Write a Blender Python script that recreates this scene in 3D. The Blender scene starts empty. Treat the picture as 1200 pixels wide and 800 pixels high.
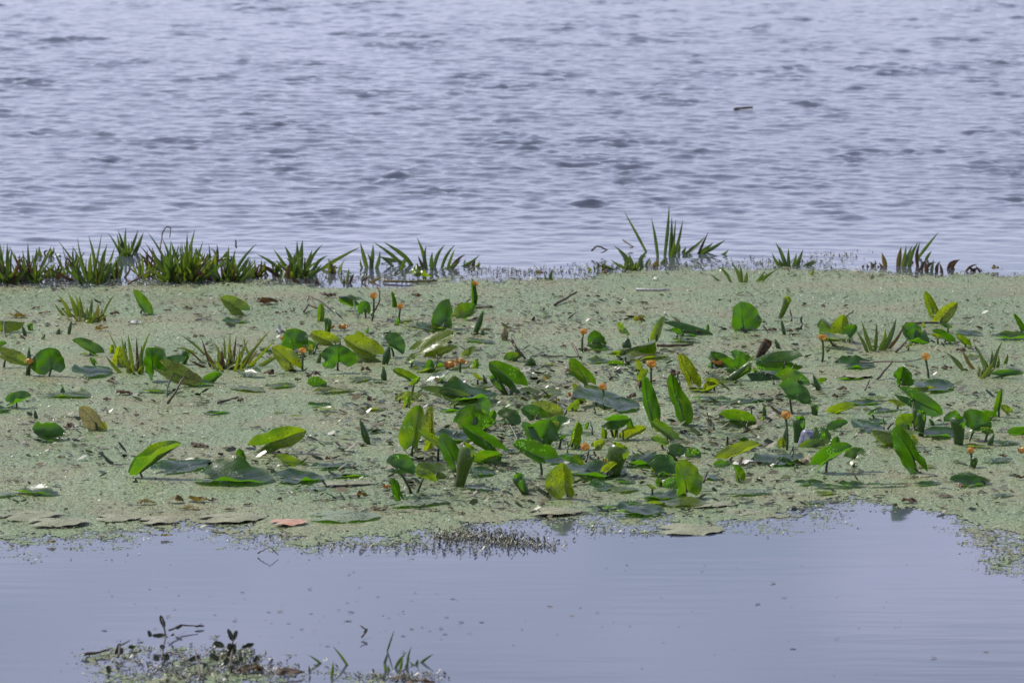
import bpy, bmesh, math, random
import numpy as np
from mathutils import Vector, Matrix

R = math.radians
sc = bpy.context.scene
col = sc.collection

# ---------------------------------------------------------------- camera
F_PX, CAM_H, PITCH = 5400.0, 3.0, R(7.83)
cam_d = bpy.data.cameras.new('camera')
cam_d.sensor_width = 36.0
cam_d.lens = 36.0 * F_PX / 1200.0
cam_d.clip_start, cam_d.clip_end = 0.5, 20000
cam_d.dof.use_dof = True
cam_d.dof.focus_distance = 19.8
cam_d.dof.aperture_fstop = 8.0
cam = bpy.data.objects.new('camera', cam_d)
cam.location = (0, 0, CAM_H)
cam.rotation_euler = (R(90) - PITCH, 0, 0)
col.objects.link(cam)
sc.camera = cam

# ---------------------------------------------------------------- daylight
SUN_EL, SUN_AZ = R(50), R(-58)      # azimuth measured from the view direction, negative = left
sun_dir = Vector((math.sin(SUN_AZ) * math.cos(SUN_EL), math.cos(SUN_AZ) * math.cos(SUN_EL), math.sin(SUN_EL)))
world = bpy.data.worlds.new('World')
sc.world = world
world.use_nodes = True
wn, wl = world.node_tree.nodes, world.node_tree.links
wn.clear()
w_out = wn.new('ShaderNodeOutputWorld')
w_bg = wn.new('ShaderNodeBackground')
w_sky = wn.new('ShaderNodeTexSky')
w_sky.sky_type = 'NISHITA'
w_sky.sun_disc = False
w_sky.sun_elevation = SUN_EL
w_sky.sun_rotation = SUN_AZ
w_sky.air_density, w_sky.dust_density, w_sky.ozone_density = 1.0, 1.0, 3.0
w_tc = wn.new('ShaderNodeTexCoord')
w_map = wn.new('ShaderNodeMapping')
w_map.inputs['Scale'].default_value = (1.0, 1.0, 3.2)
w_noise = wn.new('ShaderNodeTexNoise')
w_noise.inputs['Scale'].default_value = 11.0
w_noise.inputs['Detail'].default_value = 5
w_noise.inputs['Roughness'].default_value = 0.55
w_ramp = wn.new('ShaderNodeValToRGB')
w_ramp.color_ramp.elements[0].position, w_ramp.color_ramp.elements[0].color = 0.38, (0.34, 0.34, 0.34, 1)
w_ramp.color_ramp.elements[1].position, w_ramp.color_ramp.elements[1].color = 0.70, (0.85, 0.85, 0.85, 1)
w_mix = wn.new('ShaderNodeMix')          # thin summer cloud over the clear sky
w_mix.data_type = 'RGBA'
w_mix.inputs[7].default_value = (11.2, 11.5, 15.7, 1)
wl.new(w_tc.outputs['Generated'], w_map.inputs['Vector'])
wl.new(w_map.outputs[0], w_noise.inputs['Vector'])
wl.new(w_noise.outputs['Fac'], w_ramp.inputs[0])
w_sep = wn.new('ShaderNodeSeparateXYZ')
w_el = wn.new('ShaderNodeMapRange')      # the veil is thickest low down, where one looks through more air
w_el.inputs['From Min'].default_value, w_el.inputs['From Max'].default_value = 0.0, 0.9
w_el.inputs['To Min'].default_value, w_el.inputs['To Max'].default_value = 1.25, 0.08
w_mul = wn.new('ShaderNodeMath'); w_mul.operation = 'MULTIPLY'; w_mul.use_clamp = True
wl.new(w_tc.outputs['Generated'], w_sep.inputs[0])
wl.new(w_sep.outputs['Z'], w_el.inputs['Value'])
wl.new(w_ramp.outputs[0], w_mul.inputs[0]); wl.new(w_el.outputs[0], w_mul.inputs[1])
wl.new(w_mul.outputs[0], w_mix.inputs[0])
wl.new(w_sky.outputs[0], w_mix.inputs[6])
wl.new(w_mix.outputs[2], w_bg.inputs['Color'])
w_bg.inputs['Strength'].default_value = 0.10
wl.new(w_bg.outputs[0], w_out.inputs['Surface'])

sun_d = bpy.data.lights.new('sun', 'SUN')
sun_d.energy = 5.0
sun_d.angle = R(0.6)
sun_d.color = (1.0, 0.95, 0.88)
sun = bpy.data.objects.new('sun', sun_d)
sun.rotation_euler = (-sun_dir).to_track_quat('-Z', 'Y').to_euler()
sun.location = (0, 18, 30)
col.objects.link(sun)

sc.view_settings.view_transform = 'Standard'
sc.view_settings.look = 'None'
sc.view_settings.exposure = 0.0
sc.view_settings.gamma = 1.0

# ---------------------------------------------------------------- helpers
rnd = random.Random(7)
rng = np.random.default_rng(7)
CAM = Vector((0, 0, CAM_H))
FWD = Vector((0, math.cos(PITCH), -math.sin(PITCH)))
UP = Vector((0, math.sin(PITCH), math.cos(PITCH)))
RT = Vector((1, 0, 0))


def ray(px, py):
    return FWD + RT * ((px - 600) / F_PX) + UP * ((400 - py) / F_PX)


def gp(px, py, z=0.0):
    """where the sight line of a photo pixel meets the level z"""
    d = ray(px, py)
    return CAM + d * ((z - CAM_H) / d.z)


def gy(px, py, y):
    """where the sight line of a photo pixel meets the upright plane at depth y"""
    d = ray(px, py)
    return CAM + d * (y / d.y)


def ppm(p):
    """photo pixels per metre at a point"""
    return F_PX / (p - CAM).dot(FWD)


def tag(o, label=None, cat=None, group=None, kind=None):
    if label: o['label'] = label
    if cat: o['category'] = cat
    if group: o['group'] = group
    if kind: o['kind'] = kind
    return o


def link_mesh(name, me, mat, parent=None, smooth=True):
    o = bpy.data.objects.new(name, me)
    if mat is not None and not me.materials:
        me.materials.append(mat)
    if smooth and len(me.polygons):
        me.polygons.foreach_set('use_smooth', np.ones(len(me.polygons), dtype=bool))
    col.objects.link(o)
    if parent is not None:
        o.parent = parent
        o.matrix_parent_inverse = parent.matrix_world.inverted() if False else Matrix.Translation(-parent.location)
    return o


def empty(name, loc):
    e = bpy.data.objects.new(name, None)
    e.location = loc
    e.empty_display_size = 0.05
    col.objects.link(e)
    return e


def mesh_np(name, v, quads=None, tris=None):
    me = bpy.data.meshes.new(name)
    v = np.asarray(v, dtype=np.float32)
    me.vertices.add(len(v))
    me.vertices.foreach_set('co', v.ravel())
    loops, starts = [], []
    n = 0
    if quads is not None and len(quads):
        q = np.asarray(quads, dtype=np.int32)
        loops.append(q.ravel()); starts.append(np.arange(len(q), dtype=np.int32) * 4); n = len(q) * 4
    if tris is not None and len(tris):
        t = np.asarray(tris, dtype=np.int32)
        loops.append(t.ravel()); starts.append(n + np.arange(len(t), dtype=np.int32) * 3)
    lo, st = np.concatenate(loops), np.concatenate(starts)
    me.loops.add(len(lo)); me.polygons.add(len(st))
    me.loops.foreach_set('vertex_index', lo)
    me.polygons.foreach_set('loop_start', st)
    me.update(calc_edges=True)
    return me


def vnoise(x, y, seed=0):
    """smooth 2-d gradient-free value noise in [-1, 1]"""
    xi, yi = np.floor(x).astype(np.int64), np.floor(y).astype(np.int64)
    xf, yf = x - xi, y - yi
    u, v = xf * xf * (3 - 2 * xf), yf * yf * (3 - 2 * yf)

    def h(a, b):
        n = (a * 374761393 + b * 668265263 + seed * 1274126177) & 0x7fffffff
        n = ((n ^ (n >> 13)) * 1274126177) & 0x7fffffff
        return ((n ^ (n >> 16)) & 0xffff) / 32767.5 - 1
    a, b, c, d = h(xi, yi), h(xi + 1, yi), h(xi, yi + 1), h(xi + 1, yi + 1)
    return (a + (b - a) * u) * (1 - v) + (c + (d - c) * u) * v


def fbm(x, y, seed=0, o=4):
    s, a = 0, 1.0
    for i in range(o):
        s = s + a * vnoise(x * 2 ** i + 17.3 * i, y * 2 ** i - 9.1 * i, seed + i)
        a *= 0.5
    return s


# ---------------------------------------------------------------- materials
def new_mat(name):
    m = bpy.data.materials.new(name)
    m.use_nodes = True
    nt = m.node_tree
    nt.nodes.clear()
    return m, nt.nodes, nt.links, nt.nodes.new('ShaderNodeOutputMaterial')


def nd(ns, kind, **kw):
    n = ns.new(kind)
    for k, v in kw.items():
        k = k.replace('_', ' ')
        for s in n.inputs:
            if s.name.lower() == k.lower():
                s.default_value = v
                break
        else:
            raise KeyError(k)
    return n


def ramp(ns, stops, interp='LINEAR'):
    r = ns.new('ShaderNodeValToRGB')
    cr = r.color_ramp
    cr.interpolation = interp
    while len(cr.elements) < len(stops):
        cr.elements.new(0.5)
    for e, (p, c) in zip(cr.elements, stops):
        e.position = p
        e.color = (c[0], c[1], c[2], 1) if len(c) == 3 else c
    return r


def mixc(ns, ls, fac, a, b, mode='MIX'):
    m = ns.new('ShaderNodeMix')
    m.data_type = 'RGBA'
    m.blend_type = mode
    for i, s in ((0, fac), (6, a), (7, b)):
        if isinstance(s, bpy.types.NodeSocket):
            ls.new(s, m.inputs[i])
        elif i == 0:
            m.inputs[0].default_value = s
        else:
            m.inputs[i].default_value = (s[0], s[1], s[2], 1)
    return m.outputs[2]


def g(v):
    return (v, v, v)


def mth(ns, ls, op, a, b=0.0, clamp=False):
    m = ns.new('ShaderNodeMath')
    m.operation = op
    m.use_clamp = clamp
    for i, s in ((0, a), (1, b)):
        if isinstance(s, bpy.types.NodeSocket):
            ls.new(s, m.inputs[i])
        else:
            m.inputs[i].default_value = s
    return m.outputs[0]


def water_material():
    m, ns, ls, out = new_mat('lake_water')
    p = nd(ns, 'ShaderNodeBsdfPrincipled', IOR=1.333, Roughness=0.06)
    p.inputs['Base Color'].default_value = (0.058, 0.066, 0.092, 1)
    geo = ns.new('ShaderNodeNewGeometry')
    sep = ns.new('ShaderNodeSeparateXYZ')
    ls.new(geo.outputs['Position'], sep.inputs[0])
    # fine wind ripples on the open water, nearly none in the lee of the weed bed
    mr = nd(ns, 'ShaderNodeMapRange', From_Min=24.5, From_Max=30.0, To_Min=0.0, To_Max=1.0)
    ls.new(sep.outputs['Y'], mr.inputs['Value'])
    mp = ns.new('ShaderNodeMapping')
    mp.inputs['Scale'].default_value = (8, 15, 1)
    ls.new(geo.outputs['Position'], mp.inputs['Vector'])
    n1 = nd(ns, 'ShaderNodeTexNoise', Scale=1.0, Detail=4.0, Roughness=0.6)
    ls.new(mp.outputs[0], n1.inputs['Vector'])
    b1 = nd(ns, 'ShaderNodeBump', Distance=0.020)
    ls.new(mth(ns, ls, 'MULTIPLY', mr.outputs[0], 0.32), b1.inputs['Strength'])
    ls.new(n1.outputs['Fac'], b1.inputs['Height'])
    mp2 = ns.new('ShaderNodeMapping')
    mp2.inputs['Scale'].default_value = (1.1, 5.5, 1)
    mp2.inputs['Rotation'].default_value = (0, 0, R(14))
    ls.new(geo.outputs['Position'], mp2.inputs['Vector'])
    n2 = nd(ns, 'ShaderNodeTexNoise', Scale=1.6, Detail=2.0, Roughness=0.5)
    ls.new(mp2.outputs[0], n2.inputs['Vector'])
    b2 = nd(ns, 'ShaderNodeBump', Distance=0.012, Strength=0.055)
    ls.new(n2.outputs['Fac'], b2.inputs['Height'])
    ls.new(b1.outputs[0], b2.inputs['Normal'])
    ls.new(b2.outputs[0], p.inputs['Normal'])
    ls.new(p.outputs[0], out.inputs['Surface'])
    return m


def duckweed_material(name, tint=None):
    m, ns, ls, out = new_mat(name)
    geo = ns.new('ShaderNodeNewGeometry')
    pos = geo.outputs['Position']
    v = nd(ns, 'ShaderNodeTexVoronoi', Scale=210.0)
    ls.new(pos, v.inputs['Vector'])
    fr = ramp(ns, [(0.0, (0.035, 0.05, 0.015)), (0.3, (0.12, 0.18, 0.075)), (0.6, (0.20, 0.28, 0.145)),
                   (0.85, (0.265, 0.31, 0.165)), (1.0, (0.50, 0.50, 0.36))])
    sepv = ns.new('ShaderNodeSeparateColor')
    ls.new(v.outputs['Color'], sepv.inputs[0])
    ls.new(sepv.outputs[0], fr.inputs[0])
    # drifts of brown dead fronds, wide and thin as the wind pushed them
    mp = ns.new('ShaderNodeMapping')
    mp.inputs['Scale'].default_value = (1.0, 1.0, 1.0)
    ls.new(pos, mp.inputs['Vector'])
    nb = nd(ns, 'ShaderNodeTexNoise', Scale=2.2, Detail=5.0, Roughness=0.65)
    ls.new(mp.outputs[0], nb.inputs['Vector'])
    rb = ramp(ns, [(0.45, g(0.0)), (0.70, g(1.0))])
    ls.new(nb.outputs['Fac'], rb.inputs[0])
    c1 = mixc(ns, ls, mth(ns, ls, 'MULTIPLY', rb.outputs[0], 0.75), fr.outputs[0], (0.205, 0.18, 0.10))
    nf = nd(ns, 'ShaderNodeTexNoise', Scale=55.0, Detail=3.0, Roughness=0.7)
    ls.new(pos, nf.inputs['Vector'])
    rf = ramp(ns, [(0.50, g(0.0)), (0.62, g(1.0))])
    ls.new(nf.outputs['Fac'], rf.inputs[0])
    f2 = mth(ns, ls, 'MULTIPLY', rf.outputs[0], mth(ns, ls, 'ADD', mth(ns, ls, 'MULTIPLY', rb.outputs[0], 0.45), 0.30))
    c2 = mixc(ns, ls, f2, c1, (0.085, 0.075, 0.04))
    ng = nd(ns, 'ShaderNodeTexNoise', Scale=1.1, Detail=3.0)
    ls.new(pos, ng.inputs['Vector'])
    rg = ramp(ns, [(0.42, (0.82, 0.87, 0.77)), (0.6, (1.0, 0.96, 0.89))])
    ls.new(ng.outputs['Fac'], rg.inputs[0])
    c3 = mixc(ns, ls, 1.0, c2, rg.outputs[0], 'MULTIPLY')
    if tint:
        c3 = mixc(ns, ls, 0.62, c3, tint)
    p = nd(ns, 'ShaderNodeBsdfPrincipled', Roughness=0.50, IOR=1.38)
    ls.new(c3, p.inputs['Base Color'])
    bp = nd(ns, 'ShaderNodeBump', Distance=0.004, Strength=0.7)
    h = mth(ns, ls, 'ADD', v.outputs['Distance'], mth(ns, ls, 'MULTIPLY', nf.outputs['Fac'], 1.6))
    ls.new(h, bp.inputs['Height'])
    ls.new(bp.outputs[0], p.inputs['Normal'])
    ls.new(p.outputs[0], out.inputs['Surface'])
    return m


def leaf_material(name, base, base2, back, trans, rough=0.36, tfac=0.36, spots=True):
    """living leaf: object colour r = yellowing, g = damage, b = dusting of duckweed"""
    m, ns, ls, out = new_mat(name)
    oi = ns.new('ShaderNodeObjectInfo')
    sep = ns.new('ShaderNodeSeparateColor')
    ls.new(oi.outputs['Color'], sep.inputs[0])
    yel, dmg, dust = sep.outputs[0], sep.outputs[1], sep.outputs[2]
    tc = ns.new('ShaderNodeTexCoord')
    vec = ns.new('ShaderNodeVectorMath'); vec.operation = 'ADD'
    ls.new(tc.outputs['Object'], vec.inputs[0])
    cx = ns.new('ShaderNodeCombineXYZ')
    ls.new(mth(ns, ls, 'MULTIPLY', oi.outputs['Random'], 31.0), cx.inputs[0])
    ls.new(mth(ns, ls, 'MULTIPLY', oi.outputs['Random'], 77.0), cx.inputs[1])
    ls.new(cx.outputs[0], vec.inputs[1])
    V = vec.outputs[0]
    n1 = nd(ns, 'ShaderNodeTexNoise', Scale=14.0, Detail=4.0, Roughness=0.6)
    ls.new(V, n1.inputs['Vector'])
    r1 = ramp(ns, [(0.38, g(0.0)), (0.60, g(1.0))])
    ls.new(n1.outputs['Fac'], r1.inputs[0])
    c = mixc(ns, ls, r1.outputs[0], base, base2)
    # yellowing creeps in patches
    n2 = nd(ns, 'ShaderNodeTexNoise', Scale=9.0, Detail=3.0, Roughness=0.55)
    ls.new(V, n2.inputs['Vector'])
    yf = mth(ns, ls, 'MULTIPLY', mth(ns, ls, 'SUBTRACT', mth(ns, ls, 'ADD', yel, n2.outputs['Fac']), 0.72), 3.0, True)
    yf = mth(ns, ls, 'MULTIPLY', yf, mth(ns, ls, 'ADD', mth(ns, ls, 'MULTIPLY', yel, 0.45), 0.4))
    c = mixc(ns, ls, yf, c, (0.135, 0.170, 0.012))
    # veins fan out from the midrib
    uv = ns.new('ShaderNodeUVMap')
    su = ns.new('ShaderNodeSeparateXYZ')
    ls.new(uv.outputs[0], su.inputs[0])
    ph = mth(ns, ls, 'SUBTRACT', mth(ns, ls, 'MULTIPLY', su.outputs[1], 60.0), mth(ns, ls, 'MULTIPLY', mth(ns, ls, 'ABSOLUTE', su.outputs[0]), 30.0))
    vein = mth(ns, ls, 'POWER', mth(ns, ls, 'ADD', mth(ns, ls, 'MULTIPLY', mth(ns, ls, 'SINE', ph), 0.5), 0.5), 5.0)
    c = mixc(ns, ls, mth(ns, ls, 'MULTIPLY', vein, 0.10), c, tuple(min(1, x * 2.2) for x in base2))
    # rims and stray patches that dry out
    n5 = nd(ns, 'ShaderNodeTexNoise', Scale=16.0, Detail=5.0, Roughness=0.7)
    ls.new(V, n5.inputs['Vector'])
    rim = mth(ns, ls, 'MULTIPLY', mth(ns, ls, 'SUBTRACT', mth(ns, ls, 'ADD', mth(ns, ls, 'MULTIPLY', mth(ns, ls, 'POWER', mth(ns, ls, 'ABSOLUTE', su.outputs[0]), 6.0), 0.30), n5.outputs['Fac']), 0.66), 7.0, True)
    c = mixc(ns, ls, mth(ns, ls, 'MULTIPLY', rim, 0.75), c, (0.16, 0.15, 0.022))
    # insect bites and rot
    if spots:
        vo = nd(ns, 'ShaderNodeTexVoronoi', Scale=135.0)
        nw = nd(ns, 'ShaderNodeTexNoise', Scale=90.0, Detail=2.0)
        ls.new(V, nw.inputs['Vector'])
        vw = ns.new('ShaderNodeVectorMath'); vw.operation = 'MULTIPLY_ADD'
        ls.new(nw.outputs['Color'], vw.inputs[0]); vw.inputs[1].default_value = (0.012, 0.012, 0.012); ls.new(V, vw.inputs[2])
        ls.new(vw.outputs[0], vo.inputs['Vector'])
        sv = ns.new('ShaderNodeSeparateColor')
        ls.new(vo.outputs['Color'], sv.inputs[0])
        thr = mth(ns, ls, 'MULTIPLY', dmg, 0.75)
        pick = mth(ns, ls, 'LESS_THAN', sv.outputs[1], thr)
        rd = mth(ns, ls, 'LESS_THAN', vo.outputs['Distance'], mth(ns, ls, 'ADD', mth(ns, ls, 'MULTIPLY', sv.outputs[2], 0.55), 0.12))
        sp = mth(ns, ls, 'MULTIPLY', pick, rd)
        c = mixc(ns, ls, sp, c, (0.022, 0.018, 0.008))
        n3 = nd(ns, 'ShaderNodeTexNoise', Scale=22.0, Detail=4.0, Roughness=0.65)
        ls.new(V, n3.inputs['Vector'])
        rt = mth(ns, ls, 'MULTIPLY', mth(ns, ls, 'SUBTRACT', mth(ns, ls, 'ADD', n3.outputs['Fac'], mth(ns, ls, 'MULTIPLY', dmg, 0.22)), 0.70), 9.0, True)
        c = mixc(ns, ls, mth(ns, ls, 'MULTIPLY', rt, 0.85), c, (0.075, 0.048, 0.018))
    # duckweed stranded on it
    v3 = nd(ns, 'ShaderNodeTexVoronoi', Scale=230.0)
    ls.new(V, v3.inputs['Vector'])
    s3 = ns.new('ShaderNodeSeparateColor')
    ls.new(v3.outputs['Color'], s3.inputs[0])
    n4 = nd(ns, 'ShaderNodeTexNoise', Scale=11.0, Detail=4.0)
    ls.new(V, n4.inputs['Vector'])
    df = mth(ns, ls, 'LESS_THAN', s3.outputs[2], mth(ns, ls, 'MULTIPLY', mth(ns, ls, 'SUBTRACT', mth(ns, ls, 'ADD', n4.outputs['Fac'], dust), 0.62), 1.6, True))
    c = mixc(ns, ls, df, c, (0.27, 0.31, 0.20))
    geo = ns.new('ShaderNodeNewGeometry')
    cb = mixc(ns, ls, geo.outputs['Backfacing'], c, mixc(ns, ls, 0.55, c, back))
    p = nd(ns, 'ShaderNodeBsdfPrincipled')
    ls.new(cb, p.inputs['Base Color'])
    ls.new(mth(ns, ls, 'ADD', mth(ns, ls, 'MULTIPLY', df, 0.3), mth(ns, ls, 'ADD', mth(ns, ls, 'MULTIPLY', n1.outputs['Fac'], 0.14), rough - 0.07)), p.inputs['Roughness'])
    p.inputs['IOR'].default_value = 1.5
    p.inputs['Coat Weight'].default_value = 0.40
    p.inputs['Coat Roughness'].default_value = 0.30
    bp = nd(ns, 'ShaderNodeBump', Distance=0.005, Strength=0.45)
    ls.new(mth(ns, ls, 'ADD', mth(ns, ls, 'MULTIPLY', n1.outputs['Fac'], 2.4), mth(ns, ls, 'MULTIPLY', vein, -0.25)), bp.inputs['Height'])
    ls.new(bp.outputs[0], p.inputs['Normal'])
    t = ns.new('ShaderNodeBsdfTranslucent')
    ct = mixc(ns, ls, yf, trans, (0.48, 0.50, 0.02))
    ct = mixc(ns, ls, 0.55, ct, mixc(ns, ls, 1.0, ct, mixc(ns, ls, 1.0, cb, g(7.0), 'MULTIPLY'), 'MULTIPLY'))
    ls.new(ct, t.inputs['Color'])
    mx = ns.new('ShaderNodeMixShader')
    mx.inputs[0].default_value = tfac
    ls.new(p.outputs[0], mx.inputs[1]); ls.new(t.outputs[0], mx.inputs[2])
    ls.new(mx.outputs[0], out.inputs['Surface'])
    return m


def plain_material(name, c1, c2, scale=60.0, rough=0.6, bump=0.4, trans=None):
    m, ns, ls, out = new_mat(name)
    tc = ns.new('ShaderNodeTexCoord')
    n = nd(ns, 'ShaderNodeTexNoise', Scale=scale, Detail=4.0, Roughness=0.65)
    ls.new(tc.outputs['Object'], n.inputs['Vector'])
    r = ramp(ns, [(0.36, c1), (0.64, c2)])
    ls.new(n.outputs['Fac'], r.inputs[0])
    p = nd(ns, 'ShaderNodeBsdfPrincipled', Roughness=rough)
    ls.new(r.outputs[0], p.inputs['Base Color'])
    b = nd(ns, 'ShaderNodeBump', Distance=0.002, Strength=bump)
    ls.new(n.outputs['Fac'], b.inputs['Height'])
    ls.new(b.outputs[0], p.inputs['Normal'])
    if trans:
        t = ns.new('ShaderNodeBsdfTranslucent')
        t.inputs['Color'].default_value = (*trans, 1)
        mx = ns.new('ShaderNodeMixShader'); mx.inputs[0].default_value = 0.3
        ls.new(p.outputs[0], mx.inputs[1]); ls.new(t.outputs[0], mx.inputs[2])
        ls.new(mx.outputs[0], out.inputs['Surface'])
    else:
        ls.new(p.outputs[0], out.inputs['Surface'])
    return m


def random_material(name, stops, rough=0.5, attr='tone'):
    """colour picked per fragment from a mesh attribute"""
    m, ns, ls, out = new_mat(name)
    a = ns.new('ShaderNodeAttribute')
    a.attribute_name = attr
    r = ramp(ns, stops)
    ls.new(a.outputs['Fac'], r.inputs[0])
    p = nd(ns, 'ShaderNodeBsdfPrincipled', Roughness=rough)
    ls.new(r.outputs[0], p.inputs['Base Color'])
    ls.new(p.outputs[0], out.inputs['Surface'])
    return m


M = {
    'water': water_material(),
    'duckweed': duckweed_material('duckweed_carpet'),
    'leaf': leaf_material('lily_leaf_blade', (0.007, 0.024, 0.005), (0.028, 0.066, 0.008), (0.07, 0.11, 0.03), (0.19, 0.46, 0.010), rough=0.30, tfac=0.40),
    'blade': leaf_material('water_soldier_blade', (0.014, 0.034, 0.008), (0.062, 0.092, 0.020), (0.06, 0.09, 0.02), (0.20, 0.34, 0.03), rough=0.42, tfac=0.25, spots=False),
    'dead': plain_material('dead_leaf', (0.028, 0.021, 0.013), (0.13, 0.085, 0.05), 70, 0.7, 0.8, trans=(0.10, 0.055, 0.02)),
    'ochre': plain_material('rotting_leaf', (0.05, 0.045, 0.010), (0.19, 0.145, 0.025), 60, 0.6, 0.7, trans=(0.25, 0.18, 0.03)),
    'tan': duckweed_material('silted_leaf', (0.25, 0.235, 0.155)),
    'mottle': plain_material('mottled_leaf', (0.05, 0.055, 0.015), (0.42, 0.36, 0.22), 130, 0.55, 0.8, trans=(0.4, 0.35, 0.08)),
    'pink': plain_material('pink_leaf', (0.26, 0.17, 0.11), (0.48, 0.25, 0.16), 40, 0.5, 0.4),
    'stalk': plain_material('lily_stalk', (0.018, 0.024, 0.008), (0.055, 0.075, 0.02), 60, 0.45, 0.5),
    'stem': plain_material('flower_stem', (0.02, 0.045, 0.01), (0.05, 0.09, 0.02), 60, 0.4, 0.4),
    'sprig': plain_material('submerged_sprig', (0.014, 0.022, 0.006), (0.055, 0.060, 0.016), 60, 0.4, 0.4),
    'rib': plain_material('leaf_midrib', (0.04, 0.07, 0.012), (0.075, 0.11, 0.02), 60, 0.4, 0.3, trans=(0.15, 0.25, 0.02)),
    'twig': plain_material('wet_twig', (0.03, 0.022, 0.012), (0.11, 0.075, 0.04), 70, 0.55, 0.7),
    'petal': plain_material('flower_petal', (0.45, 0.20, 0.035), (0.62, 0.38, 0.09), 130, 0.45, 0.4, trans=(0.8, 0.38, 0.05)),
    'wilt': plain_material('wilted_petal', (0.30, 0.12, 0.03), (0.55, 0.26, 0.06), 120, 0.55, 0.6),
    'heart': plain_material('flower_centre', (0.42, 0.25, 0.05), (0.60, 0.42, 0.10), 160, 0.5, 0.5),
    'lilac': plain_material('lilac_plastic', (0.12, 0.12, 0.175), (0.20, 0.195, 0.26), 60, 0.35, 0.05),
    'white': plain_material('bleached_white', (0.28, 0.28, 0.26), (0.60, 0.59, 0.56), 50, 0.5, 0.3),
    'weed': random_material('dark_waterweed', [(0.0, (0.02, 0.024, 0.012)), (0.4, (0.07, 0.065, 0.035)), (0.65, (0.13, 0.15, 0.07)), (0.85, (0.22, 0.19, 0.13)), (1.0, (0.60, 0.57, 0.50))], 0.45),
    'frond': random_material('duckweed_frond', [(0.0, (0.035, 0.03, 0.015)), (0.22, (0.12, 0.085, 0.05)), (0.34, (0.13, 0.185, 0.07)),
                                                (0.78, (0.21, 0.28, 0.14)), (0.94, (0.33, 0.35, 0.21)), (1.0, (0.75, 0.73, 0.66))], 0.35),
    'shred_and_shade': random_material('leaf_shred', [(0.0, (0.008, 0.012, 0.004)), (0.42, (0.025, 0.04, 0.009)), (0.66, (0.08, 0.11, 0.018)), (0.75, (0.08, 0.055, 0.025)), (0.92, (0.12, 0.10, 0.04)), (1.0, (0.15, 0.15, 0.08))], 0.4),  # real shreds, with near-black tones painting in shadow between the leaves
    'litter': random_material('plant_litter', [(0.0, (0.02, 0.018, 0.01)), (0.4, (0.075, 0.05, 0.028)), (0.7, (0.14, 0.09, 0.055)), (0.9, (0.10, 0.14, 0.03)), (1.0, (0.26, 0.22, 0.16))], 0.55),
}

# ---------------------------------------------------------------- the water
def build_water():
    ys = [9.0]
    while ys[-1] < 85.0:
        y = ys[-1]
        ys.append(y + (0.25 if y < 23.5 else max(0.032, 0.0013 * y)))
    ys = np.array(ys)
    nx = 620
    u = np.linspace(-1, 1, nx)
    Y = np.repeat(ys[:, None], nx, 1)
    X = u[None, :] * (0.135 * Y + 1.2)
    Z = np.zeros_like(X)
    r = np.random.default_rng(3)
    for i in range(90):
        lam = 0.085 * (0.5 / 0.085) ** r.random()
        th = r.normal(0.2, 0.55)
        k = 2 * math.pi / lam
        a = 0.0034 * lam ** 0.70 * (0.6 + 0.8 * r.random())
        w = k * (math.sin(th) * X + math.cos(th) * Y) + r.random() * 6.28
        # crests pinch up, troughs stay wide
        Z += a * (np.sin(w) + 0.22 * np.sin(2 * w + 1.57))
    gust = 0.50 + 0.10 * fbm(X * 0.35, Y * 0.13, 5, 3) + 0.95 * np.clip(fbm(X * 2.6, Y * 1.5, 8, 3) - 0.25, 0, 1.0)
    gust *= np.interp(Y, [24, 30, 46, 60], [1.0, 1.0, 0.72, 0.6])
    calm = np.clip((Y - 24.5) / 5.0, 0, 1)
    calm = 0.22 + 0.78 * calm * calm * (3 - 2 * calm)
    calm = np.where(Y < 25.0, 0.22 * np.clip((Y - 23.8) / 1.2, 0, 1), calm)
    edge = np.clip((1 - np.abs(u[None, :])) * 12, 0, 1) * np.clip((85 - Y) / 12, 0, 1)
    Z *= np.clip(gust, 0.2, 2) * calm * edge
    ny = len(ys)
    V = np.stack([X, Y, Z], -1).reshape(-1, 3)
    idx = np.arange(ny * nx).reshape(ny, nx)
    Q = np.stack([idx[:-1, :-1], idx[:-1, 1:], idx[1:, 1:], idx[1:, :-1]], -1).reshape(-1, 4)
    # the same sheet runs on flat to the horizon
    n0 = len(V)
    B = 6000.0
    V = np.concatenate([V, np.array([[-B, -200, 0], [B, -200, 0], [B, B, 0], [-B, B, 0]], dtype=float)])
    c = [idx[0, 0], idx[0, -1], idx[-1, -1], idx[-1, 0]]
    ring = [[n0, n0 + 1, c[1], c[0]], [n0 + 1, n0 + 2, c[2], c[1]], [n0 + 2, n0 + 3, c[3], c[2]], [n0 + 3, n0, c[0], c[3]]]
    me = mesh_np('water', V, np.concatenate([Q, np.array(ring)]))
    o = link_mesh('water', me, M['water'])
    tag(o, kind='structure')


build_water()

# ---------------------------------------------------------------- the duckweed carpet
TOP = [(-400, 338), (0, 335), (150, 330), (300, 332), (400, 334), (480, 326), (600, 321), (720, 318), (800, 315), (900, 313), (1000, 314), (1100, 318), (1200, 322), (1600, 326)]
BOT = [(-400, 650), (0, 641), (150, 637), (230, 628), (300, 634), (400, 646), (480, 648), (560, 628), (620, 618), (700, 617), (745, 623), (800, 612), (860, 604),
       (930, 596), (1000, 588), (1060, 604), (1110, 628), (1160, 648), (1200, 654), (1600, 675)]


def px_of(X, Y):
    """photo pixel of a point on the water (used only to read the two shore lines above)"""
    dz = -CAM_H
    f = Y * FWD.y + dz * FWD.z
    return 600 + F_PX * X / f, 400 - F_PX * (Y * UP.y + dz * UP.z) / f


PATCHES = [(215, 778, 120, 26), (330, 800, 200, 18), (330, 634, 60, 10), (1150, 612, 70, 30)]


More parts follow.
